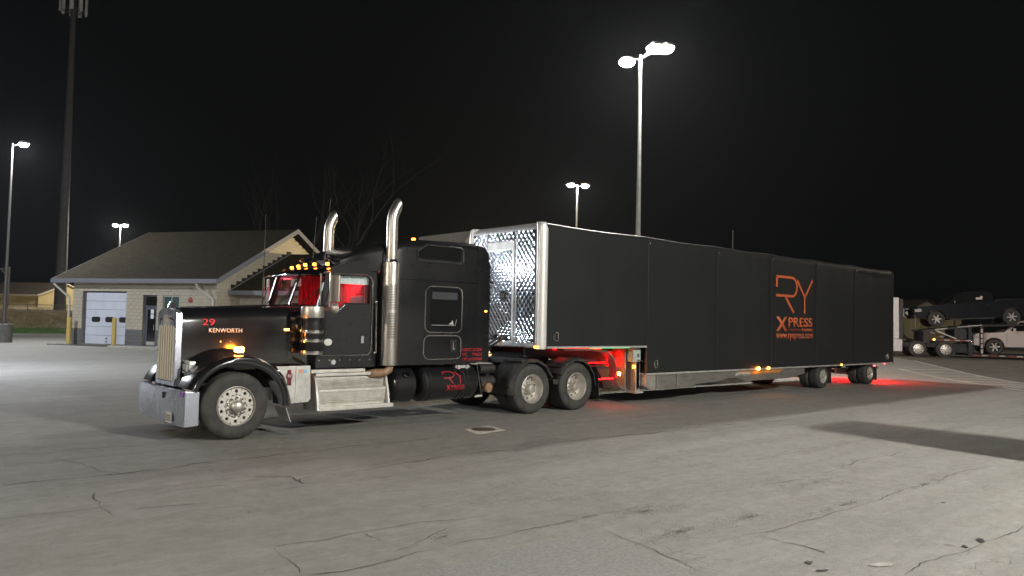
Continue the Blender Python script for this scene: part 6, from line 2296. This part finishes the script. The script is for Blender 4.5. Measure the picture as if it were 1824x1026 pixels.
# ---- car carrier: tractor and its two-deck trailer
car = thing('car_carrier', 'black two deck car carrier hauling two pickups, behind the black trailer', 'car carrier', HO, local=True)
car.rotation_mode = 'QUATERNION'
car.rotation_quaternion = hrot
q = MB(); q.box(-1.9, 3.9, .5, .75, .55, .78); q.box(-1.9, 3.9, 1.7, 1.95, .55, .78)
q.box(2.2, 3.9, .35, 2.1, .30, .55)
part('frame', q, M['hauler'], car)
for x in (-4.4, 1.04, 2.40):
    for s_, y in ((-1, .02), (1, 2.43)):
        q = MB(); q.lathe([(.28, .0), (.38, -.01), (.44, .02), (.45, .08), (.45, .40), (.42, .5), (.28, .5)], (x, y, .45), (0, -s_, 0), 36)
        wh = part('wheel', q, M['rubber'], car)
        q = MB(); q.lathe([(.285, .0), (.28, .03), (.26, .05)], (x, y, .45), (0, -s_, 0), 32); holed_disc(q, .13, .26, .2, .03, 8, 0, .02, 10)
        for i in range(len(q.v)):
            if i >= 33 * 3 - 3 and False: pass
        r2 = MB(); r2.lathe([(.285, .0), (.28, .03), (.25, .06), (.12, .05), (.11, -.01), (0, -.02)], (x, y, .45), (0, -s_, 0), 32)
        part('rim', r2, M['alu'], wh)
        for k in range(8):
            a = 2 * PI * k / 8
            h_ = MB(); h_.cyl((x + .2 * math.cos(a), y + s_ * -.054, .45 + .2 * math.sin(a)), (x + .2 * math.cos(a), y + s_ * -.02, .45 + .2 * math.sin(a)), .028, n=8)
            part('hand_hole', h_, M['black'], wh)
q = MB()   # white tractor cab and its lower flank, mostly hidden
q.prism([(-4.9, .5), (-5.0, 1.5), (-4.8, 1.7), (-3.9, 1.9), (-3.3, 2.75), (-1.9, 3.25), (.08, 3.30), (.10, .98), (-1.9, .98), (-1.9, .5)], 'y', .12, 2.33)
cb = part('cab', q, M['white'], car, bevel=.04)
q = MB(); q.box(.12, .30, .2, 2.25, .98, 3.22)
part('rear_wall', q, M['plastic'], cb)
q = MB(); q.prism([(-3.7, 1.95), (-2.6, 1.95), (-2.6, 2.7), (-3.2, 2.7)], 'y', .108, .119)
part('window', q, M['doorglass'], cb)
q = MB(); q.box(-1.2, .24, .04, .5, .28, .96)
part('side_tank', q, M['white'], car, bevel=.05)
q = MB(); q.tube([(.3, .6, 1.2), (.6, .6, .95), (.95, .55, .92)], .03, 6); q.tube([(.3, .9, 1.4), (.7, .9, 1.0), (1.1, .8, .9)], .03, 6)
part('air_line', q, M['black'], car)
q = MB(); q.prism([(1.2, 1.50), (4.3, 1.86), (4.3, 1.76), (1.2, 1.40)], 'y', .12, .45); q.prism([(1.2, 1.50), (4.3, 1.86), (4.3, 1.76), (1.2, 1.40)], 'y', 2.0, 2.33)
q.prism([(4.3, 1.86), (9.5, 2.03), (9.5, 1.93), (4.3, 1.76)], 'y', .12, .45); q.prism([(4.3, 1.86), (9.5, 2.03), (9.5, 1.93), (4.3, 1.76)], 'y', 2.0, 2.33)
for k in range(14): q.box(1.3 + k * .58, 1.36 + k * .58, .45, 2.0, 1.40 + .10 * min(k, 5.3), 1.46 + .10 * min(k, 5.3))
ud = part('upper_deck', q, M['hauler'], car)
q = MB(); q.bar((1.9, .10, 1.535), (2.5, .10, 1.605), .02, .05); q.bar((3.0, .10, 1.69), (4.2, .10, 1.83), .02, .04)
part('deck_edge', q, M['alu_dull'], ud)
for x in (3.55, 4.12):
    for y in (.12, 2.2):
        q = MB(); q.box(x, x + .16, y, y + .14, .12, 1.80)
        po = part('deck_post', q, M['hauler'], car)
        if y < 1 and x > 4:
            for k in range(5):
                q = MB(); q.box(x + .04, x + .12, y - .012, y - .001, .3 + k * .28, .5 + k * .28)
                part('reflective_tape', q, M['tape_white'], po)
q = MB(); q.bar((1.95, .14, 1.48), (2.95, .14, 1.05), .05, .06); q.bar((1.95, 2.2, 1.48), (2.95, 2.2, 1.05), .05, .06)
part('strut', q, M['alu_dull'], car)
q = MB(); q.box(1.5, 3.6, .10, .3, .90, 1.02); q.box(1.3, 1.6, .12, 2.3, .78, 1.42); q.box(2.9, 3.5, .3, 2.1, 1.05, 1.6)
part('front_frame', q, M['hauler'], car)
for k in range(6):
    q = MB(); q.box(2.10 + k * .26, 2.34 + k * .26, .088, .099, .935, .99)
    part('reflective_tape', q, M['tape_red' if k % 2 == 0 else 'tape_white'], car)
q = MB(); q.box(3.5, 10.0, .05, .30, .12, .26); q.box(3.5, 10.0, 2.1, 2.35, .12, .26); q.box(3.5, 10.0, .3, 2.1, .16, .22)
ld = part('lower_deck', q, M['hauler'], car)
for k in range(12):
    q = MB(); q.box(3.75 + k * .42, 4.05 + k * .42, .036, .049, .15, .20)
    part('reflective_tape', q, M['tape_red' if k % 2 == 0 else 'tape_white'], ld)
q = MB(); q.sphere((1.83, .06, .99), .055, 10, 6)
part('marker_lamp', q, M['amber_soft'], car)
q = MB(); q.lathe([(.28, .0), (.38, -.01), (.44, .02), (.45, .08), (.45, .40), (.28, .5)], (9.3, .02, .45), (0, 1, 0), 28); q.lathe([(.28, .0), (.38, -.01), (.44, .02), (.45, .08), (.45, .40), (.28, .5)], (9.3, 2.43, .45), (0, -1, 0), 28)
part('wheel', q, M['rubber'], car)

# ---- board fence, house and one-way sign behind the carrier
def rel2(px_, dep, z): return Vector((CP.x, CP.y, 0)) + RH * ((px_ - 912) / 1369.34 * dep) + FH * dep + Vector((0, 0, z))
p0, p1 = rel2(1560, 62, 0), rel2(1716, 63.5, 0)
bf = thing('board_fence', 'weathered board fence behind the car carrier', 'fence', p0)
LN = (p1 - p0).length
dd = (p1 - p0).normalized()
nb_ = int(LN / .24)
for k in range(nb_):
    c = p0 + dd * (k * .24 + .12)
    h_ = 2.55 + .04 * math.sin(k * 1.7)
    q = MB(); q.obox(c + Vector((0, 0, .45 + h_ / 2)), dd * .225, FH * (.03 + .01 * (k % 3)), (0, 0, h_))
    part('board', q, M['wood'], bf)
for k in range(0, nb_, 10):
    c = p0 + dd * (k * .24) - FH * .07
    q = MB(); q.obox(c + Vector((0, 0, 1.75)), dd * .12, FH * .08, (0, 0, 2.7))
    part('post', q, M['pole_dark'], bf)
q = MB(); q.bar(p0 + Vector((0, 0, 3.05)) - FH * .04, p1 + Vector((0, 0, 3.05)) - FH * .04, .05, .1)
part('cap_rail', q, M['trim'], bf)
hp0 = rel2(1650, 80, 0)
hs = thing('gable_house', 'pale gable of a house above the board fence', 'house', hp0)
q = MB()
hx, hy = (RH * .93 + FH * .35).normalized(), (FH * .93 - RH * .35).normalized()
def hq(a, n, z): return hp0 + hx * a + hy * n + Vector((0, 0, z))
for n in (0, 9):
    q.add([hq(-3.0, n, .2), hq(3.0, n, .2), hq(3.0, n, 3.7), hq(0, n, 4.95), hq(-3.0, n, 3.7)], [(0, 1, 2, 3, 4)])
for a in (-3.0, 3.0): q.add([hq(a, 0, .2), hq(a, 9, .2), hq(a, 9, 3.7), hq(a, 0, 3.7)], [(0, 1, 2, 3)])
part('wall', q, M['trim'], hs)
q = MB()
for s_ in (-1, 1):
    P4 = [hq(0, -.3, 4.98), hq(s_ * 3.4, -.3, 3.58), hq(s_ * 3.4, 9.3, 3.58), hq(0, 9.3, 4.98)]
    q.add(P4 + [p + Vector((0, 0, .14)) for p in P4], [(0, 1, 2, 3), (4, 5, 6, 7), (0, 1, 5, 4), (1, 2, 6, 5), (2, 3, 7, 6), (3, 0, 4, 7)])
part('roof', q, M['brown_roof'], hs)
sp = rel2(1632, 50, .4)
sg = thing('one_way_sign', 'black one way sign with white left arrow above the board fence', 'sign', sp)
q = MB(); q.cyl(sp, sp + Vector((0, 0, 3.0)) + FH * .05, .04, n=8)
part('post', q, M['pole'], sg)
def sq(a, z, n=0.): return sp + RH * a - FH * (.06 + n) + Vector((0, 0, 2.62 + z))
q = MB(); q.obox(sq(0, 0), RH * 1.66, FH * .03, (0, 0, .54)); bd = part('board', q, M['white'], sg)
q = MB(); q.obox(sq(0, 0, .018), RH * 1.60, FH * .012, (0, 0, .48)); part('field', q, M['black'], bd)
q = MB()
A_ = [(-.76, 0), (-.5, .2), (-.5, .13), (.74, .13), (.74, -.13), (-.5, -.13), (-.5, -.2)]
q.add([sq(a, z, .025) for a, z in A_] + [sq(a, z, .03) for a, z in A_], [tuple(range(7)), tuple(range(13, 6, -1))] + [(k, (k + 1) % 7, 7 + (k + 1) % 7, 7 + k) for k in range(7)])
part('arrow', q, M['white'], bd)
text_mesh('sign_lettering', 'ONE WAY', M['black'], bd, sq(-.40, -.085, .031), RH, (0, 0, 1), .17, .02, .003, fit=.95)
# slim mast seen over the trailer roof
p = rel2(1305, 62, 0)
ms = thing('slim_mast', 'slim dark mast just visible above the trailer roof', 'mast', p)
q = MB(); q.tube([p, p + Vector((0, 0, 9.6))], [.10, .05], 10)
part('pole', q, M['pole_dark'], ms)
q = MB(); q.sphere(p + Vector((0, 0, 9.62)), .07, 8, 6)
part('cap', q, M['pole_dark'], ms)

# ---- a box van parked in the yard to the right of the photographer; its shadow falls on the pavement
vx, vy = 8.0, -14.6
van = thing('box_van', 'white box van parked beyond the right edge of the view', 'van', (vx + 1.1, vy + 2.5, 0))
q = MB(); q.box(vx + .55, vx + 2.05, vy + 1.6, vy + 5.5, .55, 3.02)
part('box', q, M['vanwhite'], van, bevel=.04)
q = MB(); q.prism([(vy - .3, .5), (vy - .3, 1.15), (vy + .55, 1.35), (vy + 1.05, 2.1), (vy + 1.58, 2.15), (vy + 1.58, .5)], 'x', vx + .1, vx + 2.05)
cbv = part('cab', q, M['vanwhite'], van, bevel=.05)
q = MB(); q.add([(vx + .25, vy + .55, 1.42), (vx + 1.9, vy + .55, 1.42), (vx + 1.8, vy + 1.0, 2.05), (vx + .35, vy + 1.0, 2.05)], [(0, 1, 2, 3)]); q.v = [v + Vector((0, -.04, .02)) for v in q.v]
part('windscreen', q, M['doorglass'], cbv)
for y in (vy + .5, vy + 4.4):
    for x, s_ in ((vx + .05, -1), (vx + 2.1, 1)):
        q = MB(); q.lathe([(0, .02), (.2, .02), (.22, 0), (.34, .0), (.37, .04), (.37, .22), (.2, .24), (0, .24)], (x, y, .37), (-s_, 0, 0), 24)
        part('wheel', q, M['rubber'], van)

# ================================================================ ADDED LAMP GLOW
# thin haze added round the yard, standing in for lens glow at the lamps
q = MB(); q.box(-1000, 1600, -1000, 1600, -1.2, 40)
hz = part('glow_haze', q, M['black'], None, smooth=0)
tag(hz, kind='stuff')
hm = bpy.data.materials.new('lamp_glow_haze')
hm.use_nodes = True
hm.node_tree.nodes.clear()
ho = hm.node_tree.nodes.new('ShaderNodeOutputMaterial')
hv = hm.node_tree.nodes.new('ShaderNodeVolumePrincipled')
hv.inputs['Color'].default_value = (.86, .91, 1, 1)
hv.inputs['Density'].default_value = .00014
hv.inputs['Anisotropy'].default_value = .62
hm.node_tree.links.new(hv.outputs[0], ho.inputs['Volume'])
hz.data.materials.clear()
hz.data.materials.append(hm)
